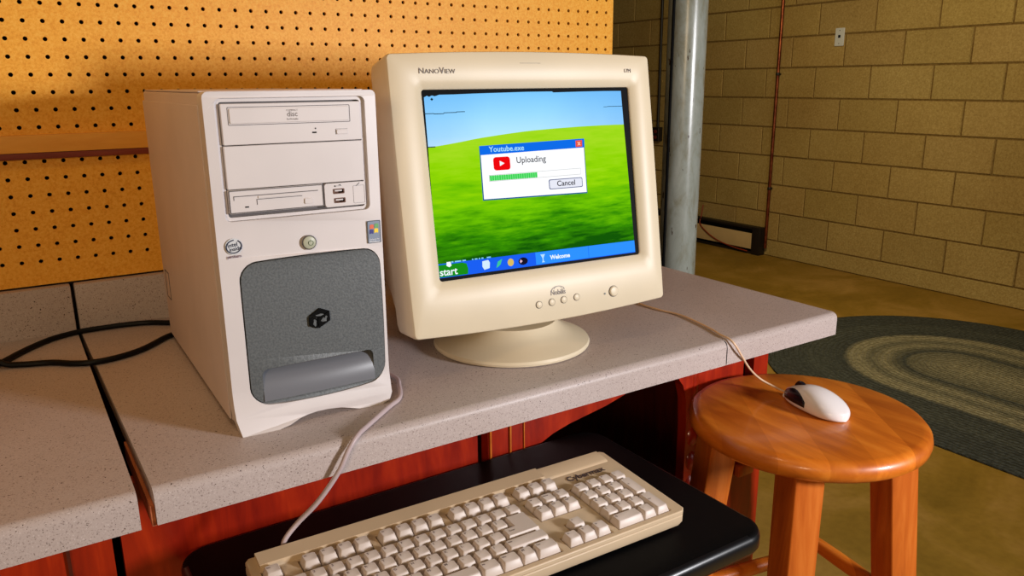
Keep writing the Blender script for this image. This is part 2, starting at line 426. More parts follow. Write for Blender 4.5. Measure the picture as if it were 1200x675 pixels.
shade = [(.56, .115), (.878, .115), (.877, .70), (.874, .745), (.866, .772), (.852, .790), (.835, .801), (.80, .803), (.765, .796), (.735, .785), (.70, .776), (.665, .770), (.63, .764), (.60, .756), (.575, .745), (.56, .73)]  # hole shaped to the outline of the dark shade under the counter
slot = [(1.012, .590), (1.039, .590), (1.039, .805), (1.012, .805)]
groove = [(.470, .115), (.487, .115), (.487, .826), (.470, .826)]
def ex_main(t, T, ox):
    b = MB(T); b.box(.066, .455, -.014, -.0005, .14, .70, 0, .003); d = b.build('door', M['red'], t)
    k_ = MB(T @ Matrix.Translation((.43, -.014, .6)) @ Matrix.Rotation(PI / 2, 4, 'X')); k_.lathe([(.006, 0), (.006, .01), (.014, .016), (.014, .022), (.006, .026)], 16); k_.build('knob', M['red_d'], d)
    b = MB(T); b.box(.489, .4915, -.003, -.0003, .12, .83); b.box(.522, .5245, -.003, -.0003, .12, .83); b.box(.5465, .548, -.002, -.0003, .12, .83); b.build('stile_edge_line', M['seat'], t)  # thin pale strips put the edge highlights into the colour
    b = MB(T @ Matrix.Translation((.895, .010, 0)))    # turned moulding beside the knee outline
    pr = [(.012, .12), (.012, .50)]
    for i in range(5):
        z_ = .52 + i * .045; pr += [(.010, z_), (.016, z_ + .008), (.018, z_ + .018), (.016, z_ + .028), (.010, z_ + .036)]
    pr += [(.012, .76), (.012, .83)]
    b.lathe(pr, 20); b.build('turned_moulding', M['red'], t)
    b = MB(T); b.box(1.006, 1.045, -.012, -.0005, .566, .589, 0, .003); b.build('slot_sill', M['leg'], t)
cab('cabinet', .019, 1.076, 'red-stained wooden cabinet with dark arched knee opening under the main countertop section', [shade, slot, groove], ex_main)

# ================================================================ KEYBOARD TRAY
TZ = .75
tr = thing('keyboard_tray', 'black laminate keyboard shelf with rounded corners jutting out below the countertop', 'shelf', (.37, -.70, TZ - .028))
b = MB(Matrix.Translation((0, 0, -(TZ - .028) + TZ)))
def trr(ins, z): return [(x, y, z) for x, y in rrect(.60 - 2 * ins, .343 - 2 * ins, .034 - ins * .6, 8)]
b.loft([trr(.010, -.028), trr(.003, -.026), trr(.0, -.020), trr(.0, -.008), trr(.002, -.0025), trr(.007, 0)])
for i, p in enumerate(b.f): pass
to = b.build('shelf_board', [M['tray'], M['tray_edge']], tr, ang=50)
for p in to.data.polygons:
    if abs(p.normal.z) < .9: p.material_index = 1
for x in (-.24, .17):
    b = MB(); b.box(x, x + .03, -.09, .1725, -.018, -.0003, 0, .001); o = b.build('slide_rail', M['heater_d'], tr)
tr.location = (.370, -.6985, TZ - .028)

# ================================================================ COMPUTER TOWER
W, Ht, D = .185, .3702, .413
tw = thing('computer_tower', 'white desktop computer tower with grey front panel standing on the countertop', 'computer', (.1445, -.5529, CT), -.0179)
b = MB(); b.box(.002, W - .002, .022, D, .006, Ht - .001, 0, .004); b.build('case', M['tower_metal'], tw)
b = MB(); b.box(-.0005, .0016, .024, D - .004, .010, Ht - .014, 0, .0007); sp = b.build('side_panel', M['tower_metal'], tw)
b = MB(); P = [(D - .052, .072), (D - .022, .072), (D - .022, .112), (D - .052, .112)]
for i in range(4):
    a, c = P[i], P[(i + 1) % 4]; b.box(-.0011, -.0004, min(a[0], c[0]) - .0006, max(a[0], c[0]) + .0006, min(a[1], c[1]) - .0006, max(a[1], c[1]) + .0006)
b.build('finger_grip', M['tower_shadow'], sp, ang=0)
b = MB(); b.box(.003, W - .003, .03, D - .01, Ht - .0012, Ht + .0006, 0, .0006); b.build('top_panel', M['tower_metal'], tw)
for (x, y) in ((.02, .05), (W - .02, .05), (.02, D - .04), (W - .02, D - .04)):
    b = MB(Matrix.Translation((x, y, 0))); b.lathe([(.009, 0), (.010, .002), (.010, .0065)], 16); b.build('foot', M['black'], tw)
# bezel
def flare(x, z):
    f = max(0, 1 - z / .045); f = f * f * (3 - 2 * f)
    a = .011 * (1 / (1 + math.exp((x - .065) / .008))) + .006 * (1 / (1 + math.exp(-(x - .135) / .008))) + .0015
    bow = .003 * (1 - ((x - W / 2) / (W / 2)) ** 2)
    return f * a + bow
BS = .226
pt = lambda a, c, n: [(a[0] + (c[0] - a[0]) * i / n, a[1] + (c[1] - a[1]) * i / n) for i in range(n)]
r_ = .006
up_out = pt((0, BS), (W, BS), 12) + pt((W, BS), (W, Ht - r_), 8) + [(W - r_ + r_ * math.cos(a), Ht - r_ + r_ * math.sin(a)) for a in (0, .5, 1.05)] + pt((W - r_, Ht), (r_, Ht), 12) + [(r_ - r_ * math.sin(a), Ht - r_ + r_ * math.cos(a)) for a in (0, .5, 1.05)] + pt((0, Ht - r_), (0, BS), 8)
bot = [(.004, .0), (.02, 0), (.045, 0), (.058, .002), (.07, .0055), (.08, .007), (.092, .0078), (.105, .0075), (.12, .006), (.132, .003), (.142, .0005), (.155, 0), (.172, .0), (.181, .003), (W, .012)]
lo_out = bot + pt((W, .02), (W, BS), 14) + pt((W, BS), (0, BS), 12) + pt((0, BS), (0, .004), 14)
bay = [(x, z) for x, z in rrect(.160, .126, .006, 5, .0915, .3005, 4)]
grey = rrect(.1605, .1605, .019, 6, .0995, .1115, 6, (.006, .0015, .0025, 0))
full = bot + pt((W, .02), (W, Ht - r_), 22) + up_out[20:23] + pt((W - r_, Ht), (r_, Ht), 12) + up_out[35:38] + pt((0, Ht - r_), (0, .004), 24)
b = MB(); b.plate(full, [bay[::-1], grey[::-1]], -.022, 0, flare)
bz = b.build('front_bezel', M['tower'], tw, ang=40)
bv = bz.modifiers.new('bevel', 'BEVEL'); bv.width = .0016; bv.segments = 2; bv.limit_method = 'ANGLE'; bv.angle_limit = math.radians(50)
b = MB(); b.box(.008, W - .008, .010, .021, .012, Ht - .006); b.build('bezel_backing', M['tower_shadow'], tw, ang=0)
def bowp(x): return .003 * (1 - ((x - W / 2) / (W / 2)) ** 2)
def padp(name, x0, x1, z0, z1, d0, d1, m_, par, ch=.0006, r=.0012):
    b = MB(); b.pad([(x, z) for x, z in rrect(x1 - x0, z1 - z0, r, 3, (x0 + x1) / 2, (z0 + z1) / 2)], d0, d1, 0, ch); return b.build(name, m_, par)
# bay surround liner
b = MB(); lin_in = rrect(.1515, .1185, .003, 5, .0915, .3005, 4)
b.plate(rrect(.1595, .1255, .0057, 5, .0915, .3005, 4), [lin_in[::-1]], -.009, -.0035); b.build('bay_liner', M['tower'], tw)
# optical drive
cd = padp('optical_drive', .0168, .1660, .3165, .3580, -.008, .0008, M['tower'], tw)
bx = MB(); bx.plate(rrect(.1305, .0185, .0012, 3, .0885, .3455), [rrect(.1292, .0172, .0008, 3, .0885, .3455)[::-1]], .0006, .0010); bx.build('tray_outline', M['tower_shadow'], cd)
padp('disc_tray_door', .0248, .1522, .3378, .3533, .0008, .0020, M['tower'], cd)
bx = MB(); bx.text('disc', .0075, TF(.0895, .3462, .0021), 0, .0001, bold=.00008); bx.text('COMPACT', .0026, TF(.0895, .3502, .0021), 0, .0001); bx.text('ReWritable', .0026, TF(.0895, .3411, .0021), 0, .0001)
bx.build('disc_logo', M['monitor_mark'], cd)
padp('activity_light', .1100, .1150, .3254, .3270, .0007, .0012, M['print_black'], cd, .0001, .0004)
padp('eject_button', .1370, .1500, .3232, .3282, .0007, .0022, M['tower'], cd, .0005)
bx = MB(); bx.box(.1369, .1501, -.0012, -.0008, .3288, .3291); bx.box(.1363, .1366, -.0012, -.0008, .3232, .329); bx.build('button_gap', M['tower_shadow'], cd, ang=0)
bx = MB(); bx.lathe([(.0008, 0), (.0008, .0004)], 10, 0, TF(.114, .3304, .0008)); bx.build('eject_hole', M['print_black'], cd)
padp('drive_blank', .0165, .1668, .2710, .3155, -.008, .0004, M['tower'], tw)
# floppy drive
fd = padp('floppy_drive', .0165, .1182, .2455, .2702, -.008, .0006, M['tower'], tw)
bx = MB(); bx.plate(rrect(.1012, .0240, .001, 3, .0673, .2579), [rrect(.0990, .0222, .0008, 3, .0673, .2579)[::-1]], .0004, .0009); bx.build('drive_outline', M['tower_shadow'], fd)
bx = MB(); bx.box(.0215, .1120, -.0010, -.0004, .2632, .2640); bx.box(.0215, .0221, -.0010, -.0004, .2595, .2640); bx.box(.0450, .0940, -.0010, -.0004, .2588, .2594); bx.box(.0450, .0456, -.0010, -.0004, .2535, .2592)
bx.build('disk_slot', M['tower_shadow'], fd, ang=0)
padp('disk_flap', .0465, .0930, .2600, .2628, .0004, .0016, M['tower'], fd, .0004, .0006)
padp('eject_button', .0960, .1060, .2500, .2562, .0005, .0020, M['tower'], fd, .0004)
padp('activity_light', .0325, .0365, .2512, .2526, .0005, .0010, M['print_black'], fd, .0001, .0003)
# usb panel
up_ = MB(); up_.plate(rrect(.0475, .0262, .003, 4, .1433, .2568), [rrect(.0135, .0058, .001, 3, .1355, .2608)[::-1], rrect(.0135, .0058, .001, 3, .1362, .2505)[::-1]], -.008, .0006)
upn = up_.build('port_panel', M['tower'], tw)
for zc, xc in ((.2608, .1355), (.2505, .1362)):
    q = MB(); q.plate(rrect(.0135, .0058, .001, 3, xc, zc), [rrect(.0112, .0040, .0005, 3, xc, zc)[::-1]], -.006, .0008); q.box(xc - .0067, xc + .0067, .005, .006, zc - .0028, zc + .0028)
    q.build('usb_port', mat('usb_brown_metal', rgb(92, 62, 48), .4, .5), upn)
    q = MB(); q.box(xc - .0042, xc + .0042, .0004, .0049, zc - .0002, zc + .0014); q.build('port_tongue', M['tower'], upn)
q = MB(); q.box(.1320, .1392, -.0009, -.0006, .26655, .26685); q.box(.1355, .1372, -.0009, -.0006, .2676, .2679); q.lathe([(.0008, 0), (.0008, .0003)], 10, 0, TF(.1315, .2667, .0006)); q.lathe([(.0006, 0), (.0006, .0003)], 10, 0, TF(.1375, .2678, .0006))
q.build('usb_symbol', M['print_black'], upn)
q = MB(); q.plate(rrect(.0135, .020, .0012, 3, .1592, .2558), [rrect(.0130, .0195, .001, 3, .1592, .2558)[::-1]], .0005, .0008)
q.box(.1555, .1610, -.0010, -.0005, .26655, .2671, M=Matrix.Translation((.158, 0, .2668)) @ Matrix.Rotation(-.7, 4, 'Y') @ Matrix.Translation((-.158, 0, -.2668))); q.build('panel_marks', M['tower_shadow'], upn)
# power button
q = MB(); q.lathe([(.0082, 0), (.0082, .0006), (.0074, .0009), (.0072, .0003)], 28, 0, TF(.0972, .2072, .0025)); q.build('power_button_ring', M['tower_shadow'], tw)
q = MB(); q.lathe([(.0070, 0), (.0070, .0016), (.0062, .0021)], 28, 0, TF(.0972, .2072, .0025)); pw = q.build('power_button', plastic('power_button_green_grey', rgb(176, 178, 156), .4), tw)
q = MB()
for i in range(14):
    a0 = math.radians(120 + 300 * i / 14); a1 = math.radians(120 + 300 * (i + 1) / 14)
    q.add([(r2 * math.cos(a), r2 * math.sin(a), z_) for z_ in (0, .0003) for a in (a0, a1) for r2 in (.0024, .0031)], [[0, 1, 3, 2], [4, 5, 7, 6], [0, 1, 5, 4], [2, 3, 7, 6]], 0, TF(.0985, .2068, .0046))
q.box(-.0004, .0004, .001, .0036, 0, .0003, 0, M=TF(.0985, .2068, .0046)); q.build('power_symbol', mat('symbol_green', rgb(84, 106, 70), .5), pw)
# processor badge
sp_ = MB(); sp_.lathe([(.0088, 0), (.0088, .0004)], 28, 0, TF(.0168, .2115, .0012)); bd = sp_.build('processor_badge', M['plate'], tw)
q = MB()
for i in range(22):
    a0 = math.radians(75 + 330 * i / 22); a1 = math.radians(75 + 330 * (i + 1) / 22)
    def el(a, r2, i_): return (.0086 * r2 * math.cos(a), .0074 * r2 * math.sin(a) + .0004 * 0)
    vs = []
    for z_ in (0, .0003):
        for a in (a0, a1):
            for r2 in (.84, 1.0): e_ = el(a, r2, i); vs.append((e_[0], e_[1], z_))
    q.add(vs, [[0, 1, 3, 2], [4, 5, 7, 6], [0, 1, 5, 4], [2, 3, 7, 6]], 0, TF(.0168, .2115, .0016, .25))
q.text('intel', .0060, TF(.0156, .2133, .0017, .12), 0, .0001, bold=.00012); q.text('inside', .0056, TF(.0182, .2090, .0017, .12), 0, .0001, bold=.00012)
q.build('badge_print', mat('badge_navy', rgb(22, 24, 52), .5), bd)
q = MB(); q.text('pentium', .0045, TF(.0165, .2008, .0012), 0, .0001, bold=.00006); q.build('badge_word', mat('badge_maroon', rgb(96, 60, 70), .5), bd)
# certificate sticker
q = MB(); q.pad(rrect(.0160, .0262, .0010, 3, .1745, .2108), 0, .0016, 0, .0001); st = q.build('operating_system_sticker', mat('sticker_blue_grey', rgb(126, 138, 158), .35), tw)
q = MB(); q.plate(rrect(.0160, .0262, .001, 3, .1745, .2108), [rrect(.0146, .0248, .0008, 3, .1745, .2108)[::-1]], .0014, .0018); q.build('sticker_border', mat('sticker_border_dark', rgb(48, 52, 60), .5), st)
for (dx, dz, c_) in ((-.0028, .0058, rgb(216, 96, 48)), (.0030, .0066, rgb(96, 160, 92)), (-.0034, .0002, rgb(40, 40, 120)), (.0024, .0010, rgb(240, 206, 30))):
    q = MB(); x_, z_ = .1745 + dx, .2108 + dz; w_ = .0024
    poly = [(x_ - w_, z_ - w_), (x_, z_ - w_ + .0006), (x_ + w_, z_ - w_), (x_ + w_ * 1.1, z_ + w_), (x_, z_ + w_ + .0006), (x_ - w_ * .9, z_ + w_)]
    q.pad(poly, .0014, .0020); q.build('flag_pane', mat('flag_%d' % int(dx * 1e5 + 900), c_, .4), st)
q = MB(); q.text('Designed for', .0024, TF(.1745, .2022, .0017), 0, .0001); q.text('Windows', .0034, TF(.1745, .1993, .0017), 0, .0001, bold=.00005); q.build('sticker_words', mat('sticker_white', rgb(226, 228, 232), .5), st)
# grey front cover with grip
scoop = rrect(.1310, .0370, .0065, 5, .0992, .0515, 3, (.0, 0, .001, 0))
gv = rrect(.1585, .1585, .0182, 6, .0995, .1115, 6, (.0058, .0015, .0024, 0))
q = MB(); q.plate(gv, [scoop[::-1]], -.012, .0014, lambda x, z: bowp(x)); cv = q.build('front_cover', M['door'], tw); cv['label'] = 'dark grey dimpled front cover'
bv = cv.modifiers.new('bevel', 'BEVEL'); bv.width = .0010; bv.segments = 2; bv.limit_method = 'ANGLE'; bv.angle_limit = math.radians(50)
q = MB(); rings = []
for i in range(13):
    x = .0332 + (.1652 - .0332) * i / 12; row = []
    for j in range(14):
        t = j / 13; row.append((x, -(-.0095 + (.0122 + bowp(x)) * math.sin(PI / 2 * t ** .62)), .0655 - .0325 * t))
    for j in range(14):
        t = 1 - j / 13; row.append((x, -(-.0108 + (.0105 + bowp(x)) * math.sin(PI / 2 * t ** .62)), .0650 - .0325 * t))
    rings.append(row)
q.loft(rings); h_ = q.build('grip_roll', M['handle'], cv); h_['label'] = 'smooth lighter grey rolled grip'
q = MB(); q.box(.0340, .1645, .0105, .0118, .034, .069); q.build('grip_recess', M['dark'], cv, ang=0)  # near-black backing paints in the shade of the grip slot
# cube mark on the cover
q = MB(); cx_, cz_, s_ = .1020, .1195, .0125
A = (cx_ - s_, cz_ + s_ * .28); Bp = (cx_ - s_ * .18, cz_ - s_ * .0); C_ = (cx_ + s_, cz_ + s_ * .55); D_ = (cx_ + .1 * s_, cz_ + s_ * .95)
dn = lambda p, q_=1.0: (p[0] + .0004, p[1] - s_ * q_)
for poly, sh in (([A, Bp, C_, D_], .04), ([A, Bp, dn(Bp), dn(A, .92)], .04), ([Bp, C_, dn(C_, .92), dn(Bp)], .04)):
    gx = sum(p[0] for p in poly) / 4; gz = sum(p[1] for p in poly) / 4
    q.pad([(gx + (p[0] - gx) * .93, gz + (p[1] - gz) * .93) for p in poly], .0030, .0049)
lg = q.build('cube_emblem', M['print_black'], cv, ang=0)
q = MB()
def blob(cx0, cz0, rx, rz, seed):
    rnd = random.Random(seed); q.pad([(cx0 + rx * (1 + rnd.uniform(-.35, .35)) * math.cos(a), cz0 + rz * (1 + rnd.uniform(-.3, .3)) * math.sin(a)) for a in [2 * PI * i / 9 for i in range(9)]], .0040, .0051)
blob(cx_ - s_ * .45, cz_ - s_ * .38, s_ * .16, s_ * .33, 1); blob(cx_ + s_ * .42, cz_ - s_ * .20, s_ * .26, s_ * .22, 3); blob(cx_ + s_ * .05, cz_ + s_ * .28, s_ * .32, s_ * .10, 5); blob(cx_ + s_ * .62, cz_ + s_ * .02, s_ * .10, s_ * .12, 6)
q.build('emblem_patches', M['door'], lg, ang=0)

# ================================================================ MONITOR
MW, MH = .405, .357
mo = thing('monitor', 'cream cathode-ray computer monitor showing a green hill desktop, on the countertop', 'monitor', (.573, -.455, CT))
hc = Vector((.5789, -.5463, .9452)) - Vector((.573, -.455, CT))
yw, tl = -.063, .163
rx = Vector((math.cos(yw), math.sin(yw), 0)); bk = Vector((-math.sin(yw), math.cos(yw), 0))
upv = Vector((0, 0, 1)) * math.cos(tl) + bk * math.sin(tl); inn = upv.cross(rx)
HM = Matrix.Translation(hc) @ Matrix(((rx.x, inn.x, upv.x, 0), (rx.y, inn.y, upv.y, 0), (rx.z, inn.z, upv.z, 0), (0, 0, 0, 1)))
b = MB(); b.lathe([(.110, 0), (.1155, .002), (.1165, .005), (.1148, .0085), (.105, .0125), (.092, .0175), (.080, .0235), (.071, .0305), (.066, .038), (.060, .038)], 64); b.build('base', M['monitor'], mo)
b = MB(); b.lathe([(.048, .028), (.052, .0305), (.066, .044), (.080, .062), (.088, .085), (.088, .11)], 48, 0, Matrix.Translation((0, .03, 0)) @ Matrix.Rotation(-.08, 4, 'X')); b.build('swivel_neck', M['monitor'], mo)
def ring(w, h, r, y, cz=MH / 2, bow=(0, 0, 0, 0), cx=0, n=6, ne=7): return [(x, y, z) for x, z in rrect(w, h, r, n, cx, cz, ne, bow)]
bo = (.0065, .001, .0045, .001)
scz = (313.2 + 69.8) / 2000   # opening centre
ow, oh = .3245, .2440
fr = MB(HM)
fr.loft([ring(MW - .012, MH - .012, .008, .075, bow=bo), ring(MW - .004, MH - .004, .007, .060, bow=bo), ring(MW, MH, .006, .008, bow=bo), ring(MW - .0006, MH - .0006, .006, .003, bow=bo), ring(MW - .0026, MH - .0026, .005, .0006, bow=bo), ring(MW - .006, MH - .006, .005, -.0003, bow=bo),
         ring(MW - .030, .305, .012, -.0020, scz + .001), ring(ow + .022, oh + .022, .010, -.0012, scz, cx=.0030), ring(ow + .003, oh + .003, .005, .0035, scz, cx=.0038), ring(ow, oh, .004, .0055, scz, cx=.0040), ring(ow, oh, .004, .030, scz, cx=.0040), ring(MW - .020, MH - .020, .010, .070)], closed=True, cap0=False, cap1=False)
fr.build('bezel', M['monitor'], mo, ang=30)
hs = MB(HM)
def hr(w, h, y, cz, r): return ring(w, h, r, y, cz)
hs.loft([hr(MW - .012, MH - .012, .070, MH / 2, .02), hr(MW - .016, MH - .016, .085, MH / 2, .035), hr(MW - .040, MH - .030, .13, MH / 2 - .002, .05), hr(MW - .075, MH - .060, .19, MH / 2 - .010, .05), hr(MW - .115, MH - .095, .26, MH / 2 - .02, .05),
         hr(MW - .145, MH - .125, .33, MH / 2 - .03, .045), hr(MW - .160, MH - .140, .375, MH / 2 - .034, .04), hr(MW - .19, MH - .17, .388, MH / 2 - .034, .03)])
ho = hs.build('housing', M['monitor'], mo, ang=40)
hv = MB(HM)
for i in range(16):
    y_ = .15 + i * .0125; sag = .004 + (MH - .012) - 0
    wv = .24 - i * .004
    # vents in the sloping top: thin slats proud of the shell
    zt_ = [(.13, MH - .017), (.19, MH - .040), (.26, MH - .0675), (.33, MH - .0925), (.375, MH - .104)]
    for a, c in zip(zt_, zt_[1:]):
        if a[0] <= y_ <= c[0]: zt = a[1] + (c[1] - a[1]) * (y_ - a[0]) / (c[0] - a[0])
    hv.box(-wv / 2, wv / 2, y_, y_ + .004, zt - .003, zt + .0008)
hv.build('vent_slots', M['tower_shadow'], ho, ang=0)
# printed marks and controls
def HF(x, z, d, rot=0): return TF(x, z, d, rot)
q = MB(HM); q.text('N', .0098, HF(-.1585, .3352, .0022), 0, .0002, sx=1.1); q.text('ANO', .0078, HF(-.1440, .3346, .0022), 0, .0002, sx=1.15); q.text('V', .0110, HF(-.1306, .3354, .0022), 0, .0002, bold=.0001); q.text('IEW', .0078, HF(-.1195, .3346, .0022), 0, .0002, sx=1.1)
q.build('maker_name', M['monitor_mark'], mo, ang=0)
q = MB(HM); q.text('17M', .0075, HF(.161, .3350, .0022), 0, .0002); q.build('model_mark', M['monitor_mark'], mo, ang=0)
q = MB(HM); q.text('Nobilis', .0102, HF(.0145, .0335, .0021), 0, .0002, sx=.85, bold=.0001)
for (a_, b2, cz0) in ((.0105, .0058, .0365), (.0065, .0030, .0385)):
    for i in range(12):
        t0, t1 = PI * i / 12, PI * (i + 1) / 12
        q.add([(a_ * s2 * math.cos(t_) + .0145, -(.0020 + dz), cz0 + b2 * s2 * math.sin(t_)) for dz in (0, .0003) for t_ in (t0, t1) for s2 in (.93, 1.04)], [[0, 1, 3, 2], [4, 5, 7, 6], [0, 1, 5, 4], [2, 3, 7, 6]])
q.build('maker_logo', M['monitor_mark'], mo, ang=0)
for (x_, z_) in ((-.0175, .0202), (.0033, .0209), (.0231, .0217), (.0447, .0224)):
    q = MB(HM); q.lathe([(.0052, 0), (.0052, .0009), (.0047, .0010), (.0046, .0002)], 22, 0, HF(x_, z_, .0010)); rg = q.build('control_button_ring', M['tower_shadow'], mo)
    q = MB(HM); q.lathe([(.0045, 0), (.0045, .0014), (.0038, .0018)], 22, 0, HF(x_, z_, .0010)); q.build('control_button', M['monitor'], mo)
q = MB(HM); q.lathe([(.0082, 0), (.0082, .0009), (.0075, .0010), (.0074, .0002)], 28, 0, HF(.1087, .0223, .0010)); q.build('power_button_ring', M['tower_shadow'], mo)
q = MB(HM); q.lathe([(.0073, 0), (.0073, .0020), (.0060, .0034), (.003, .0040)], 28, 0, HF(.1087, .0223, .0010)); q.build('power_button', M['monitor'], mo)
q = MB(HM); q.lathe([(.0015, 0), (.0015, .0010)], 12, 0, HF(.0934, .0206, .0010)); q.build('status_light', M['red_lens'], mo)
q = MB(HM); q.box(-.016, .016, -.0024, -.0008, .3452, .3455); q.build('tilt_mark', M['monitor_mark'], mo, ang=0)
# ---- screen: glass, then the picture it shows
YS = .0068
HM = HM @ Matrix.Translation((-.0037, 0, 0))
q = MB(HM); q.box(-.160, .176, YS + .0005, YS + .01, scz - .127, scz + .127); scn = q.build('screen', mat('crt_black_glass', rgb(3, 4, 6), .6, spec=.08), mo, ang=0)
def sp(name, poly, layer, m_, par=None):
    q = MB(HM); y_ = YS - .0003 * layer
    q.add([(x / 1000, y_, z / 1000) for x, z in poly] + [(x / 1000, y_ + .0002, z / 1000) for x, z in poly],
          [list(range(len(poly))), list(range(len(poly), 2 * len(poly)))[::-1]] + [[i, (i + 1) % len(poly), len(poly) + (i + 1) % len(poly), len(poly) + i] for i in range(len(poly))])
    o_ = q.build(name, m_, par or scn, ang=0, fix=False); return o_
def stext(name, txt, size, x, z, layer, m_, sx=1, bold=0, align='LEFT', shear=0):
    q = MB(HM); q.text(txt, size / 1000, HF(x / 1000, z / 1000, -(YS - .0003 * layer)), 0, .00008, align, sx, bold / 1000); return q.build(name, m_, scn, ang=0)
SE = 1.08
# sky & grass materials driven by object coordinates (image shown by the tube)
inv = HM.inverted()
def screen_vec(m):
    n, l, b_ = nodes(m); t = n.new('ShaderNodeTexCoord'); mp = n.new('ShaderNodeMapping'); mp.vector_type = 'POINT'
    # rotate object coords into the tilted head frame
    e = inv.to_euler('XYZ'); mp.inputs['Rotation'].default_value = e; mp.inputs['Location'].default_value = inv.to_translation()
    l.new(t.outputs['Object'], mp.inputs['Vector']); return mp.outputs['Vector']
m = mat('desktop_sky', (0, 0, 0, 1), .9, spec=.03); n_, l_, b_ = nodes(m); v = screen_vec(m)
sep = n_.new('ShaderNodeSeparateXYZ'); l_.new(v, sep.inputs[0])
g1 = mth('DIVIDE', mth('SUBTRACT', sep.outputs['Z'], .235), .075)
c1 = ramp(m, g1, [(0, rgb(214, 238, 250)), (.25, rgb(178, 228, 252)), (.6, rgb(150, 214, 250)), (1, rgb(118, 194, 246))])
g2 = mth('ADD', mth('ABSOLUTE', mth('MULTIPLY', mth('ADD', sep.outputs['X'], .02), 3.2)), mth('MULTIPLY', noise(m, v, 14, 3), .25))
c1 = mix(m, ramp(m, g2, [(.25, (0, 0, 0, 1)), (.75, (.6, .6, .6, 1))]), c1, rgb(98, 168, 240))
l_.new(c1, b_.inputs['Emission Color']); b_.inputs['Emission Strength'].default_value = SE; M['sky'] = m
m = mat('desktop_grass', (0, 0, 0, 1), .9, spec=.03); n_, l_, b_ = nodes(m); v = screen_vec(m)
sep = n_.new('ShaderNodeSeparateXYZ'); l_.new(v, sep.inputs[0])
mp = n_.new('ShaderNodeMapping'); mp.inputs['Scale'].default_value = (14, 14, 90); mp.inputs['Rotation'].default_value = (0, .04, 0); l_.new(v, mp.inputs['Vector'])
nn = noise(m, mp.outputs['Vector'], 1.6, 5, .65)
mp2 = n_.new('ShaderNodeMapping'); mp2.inputs['Scale'].default_value = (3, 3, 18); l_.new(v, mp2.inputs['Vector'])
n3 = noise(m, mp2.outputs['Vector'], 2.5, 3, .5)
g1 = mth('ADD', mth('DIVIDE', mth('SUBTRACT', sep.outputs['Z'], .085), .17), mth('ADD', mth('MULTIPLY', mth('SUBTRACT', nn, .5), .75), mth('MULTIPLY', mth('SUBTRACT', n3, .5), .7)))
c1 = ramp(m, g1, [(0, rgb(14, 84, 2)), (.2, rgb(52, 138, 0)), (.42, rgb(104, 186, 0)), (.7, rgb(140, 208, 2)), (1, rgb(160, 214, 30))])
l_.new(c1, b_.inputs['Emission Color']); b_.inputs['Emission Strength'].default_value = SE; M['grass'] = m
L0 = -154
top_edge = [(L0 + 4, 304.5), (-147, 306), (-144, 304.6), (-140, 306.2), (-136, 305.2), (-130, 307), (-110, 307.1), (-80, 307.8), (-40, 308.4), (0, 309), (40, 309), (42, 307.6), (90, 308.2), (130, 308.4), (157.4, 308.2)]
right = [(158.4, 260), (159.4, 220), (160.6, 170), (161.8, 120), (162.4, 90), (162.8, 74)]
def hillz(x): # hill ridge line
    pts = [(-156, 241), (-130, 243.6), (-105, 246.6), (-81, 250), (-40, 254), (-2, 257), (40, 258.8), (82, 260), (120, 260.5), (165, 260.6)]
    for a, c in zip(pts, pts[1:]):
        if a[0] <= x <= c[0]: return a[1] + (c[1] - a[1]) * (x - a[0]) / (c[0] - a[0])
hx = [-152 + 310.4 * i / 24 for i in range(25)]
sp('wallpaper_sky', [(L0 + 3, 304)] + top_edge[1:] + [(158.4, 260.0)] + [(x, hillz(x)) for x in hx[::-1]][1:] , 1, M['sky'])
sp('wallpaper_grass', [(x, hillz(x)) for x in hx] + right[:-1] + [(-154.5, 92.5), (-154, 160), (-153, 210)], 1, M['grass'])
q_line = [(-153, 284.2), (-140, 283.2), (-126, 283.2), (-126, 284), (-108, 284.6), (-96, 285.4)]
lineM = mat('screen_dark_line', rgb(20, 50, 60), .9, spec=.03)
def dark_line(segs):
    q = MB(HM)
    for x0, x1, z0, z1 in segs: q.box(x0 / 1000, x1 / 1000, YS - .0008, YS - .0006, z0 / 1000, z1 / 1000)
    q.build('picture_tear', lineM, scn, ang=0)
dark_line([(min(a[0], c[0]), max(a[0], c[0]) + .3, (a[1] + c[1]) / 2 - .5, (a[1] + c[1]) / 2 + .4) for a, c in zip(q_line, q_line[1:])])
dark_line([(131, 158, 286.2, 286.9), (124.5, 131.2, 285.9, 286.5)])
dark_line([(-142.5, -139, 300.8, 302.2), (-141.5, -140, 299.8, 303.2)])
dark_line([(-153, -142, 241.2, 242.4)])
# task bar
def emt(c, name, s=SE): return emis(name, c, s)
sp('taskbar', [(-154.3, 92.5), (162.4, 91), (162.8, 73.2), (-153.8, 74.2)], 2, emt(rgb(24, 92, 236), 'task_blue'))
sp('task_button', [(-8.4, 91.6), (162.2, 91.0), (162.6, 74.2), (-8.4, 74.6)], 3, emt(rgb(44, 142, 255), 'task_light_blue'))
sp('task_divider', [(79, 91), (79.8, 91), (79.8, 73.5), (79, 73.5)], 4, emt(rgb(30, 112, 236), 'task_mid_blue'))
sp('start_button', [(-154.2, 91), (-120, 91), (-114, 89), (-112.2, 82), (-113.2, 75), (-153.8, 75)], 3, emt(rgb(24, 138, 20), 'start_green'))
wh = emt(rgb(236, 246, 250), 'screen_white')
q = MB(HM); q.text('start', .0135, HF(-.1535, .0810, -(YS - .0012)) @ Matrix.Shear('XZ', 4, (.0, 0)) , 0, .00008, 'LEFT', 1.0, .0002); q.build('start_text', wh, scn, ang=0)
sp('start_icon', [(-142.5, 94), (-137, 94), (-136, 89), (-139, 87), (-143, 89)], 5, wh)
q = MB(HM)
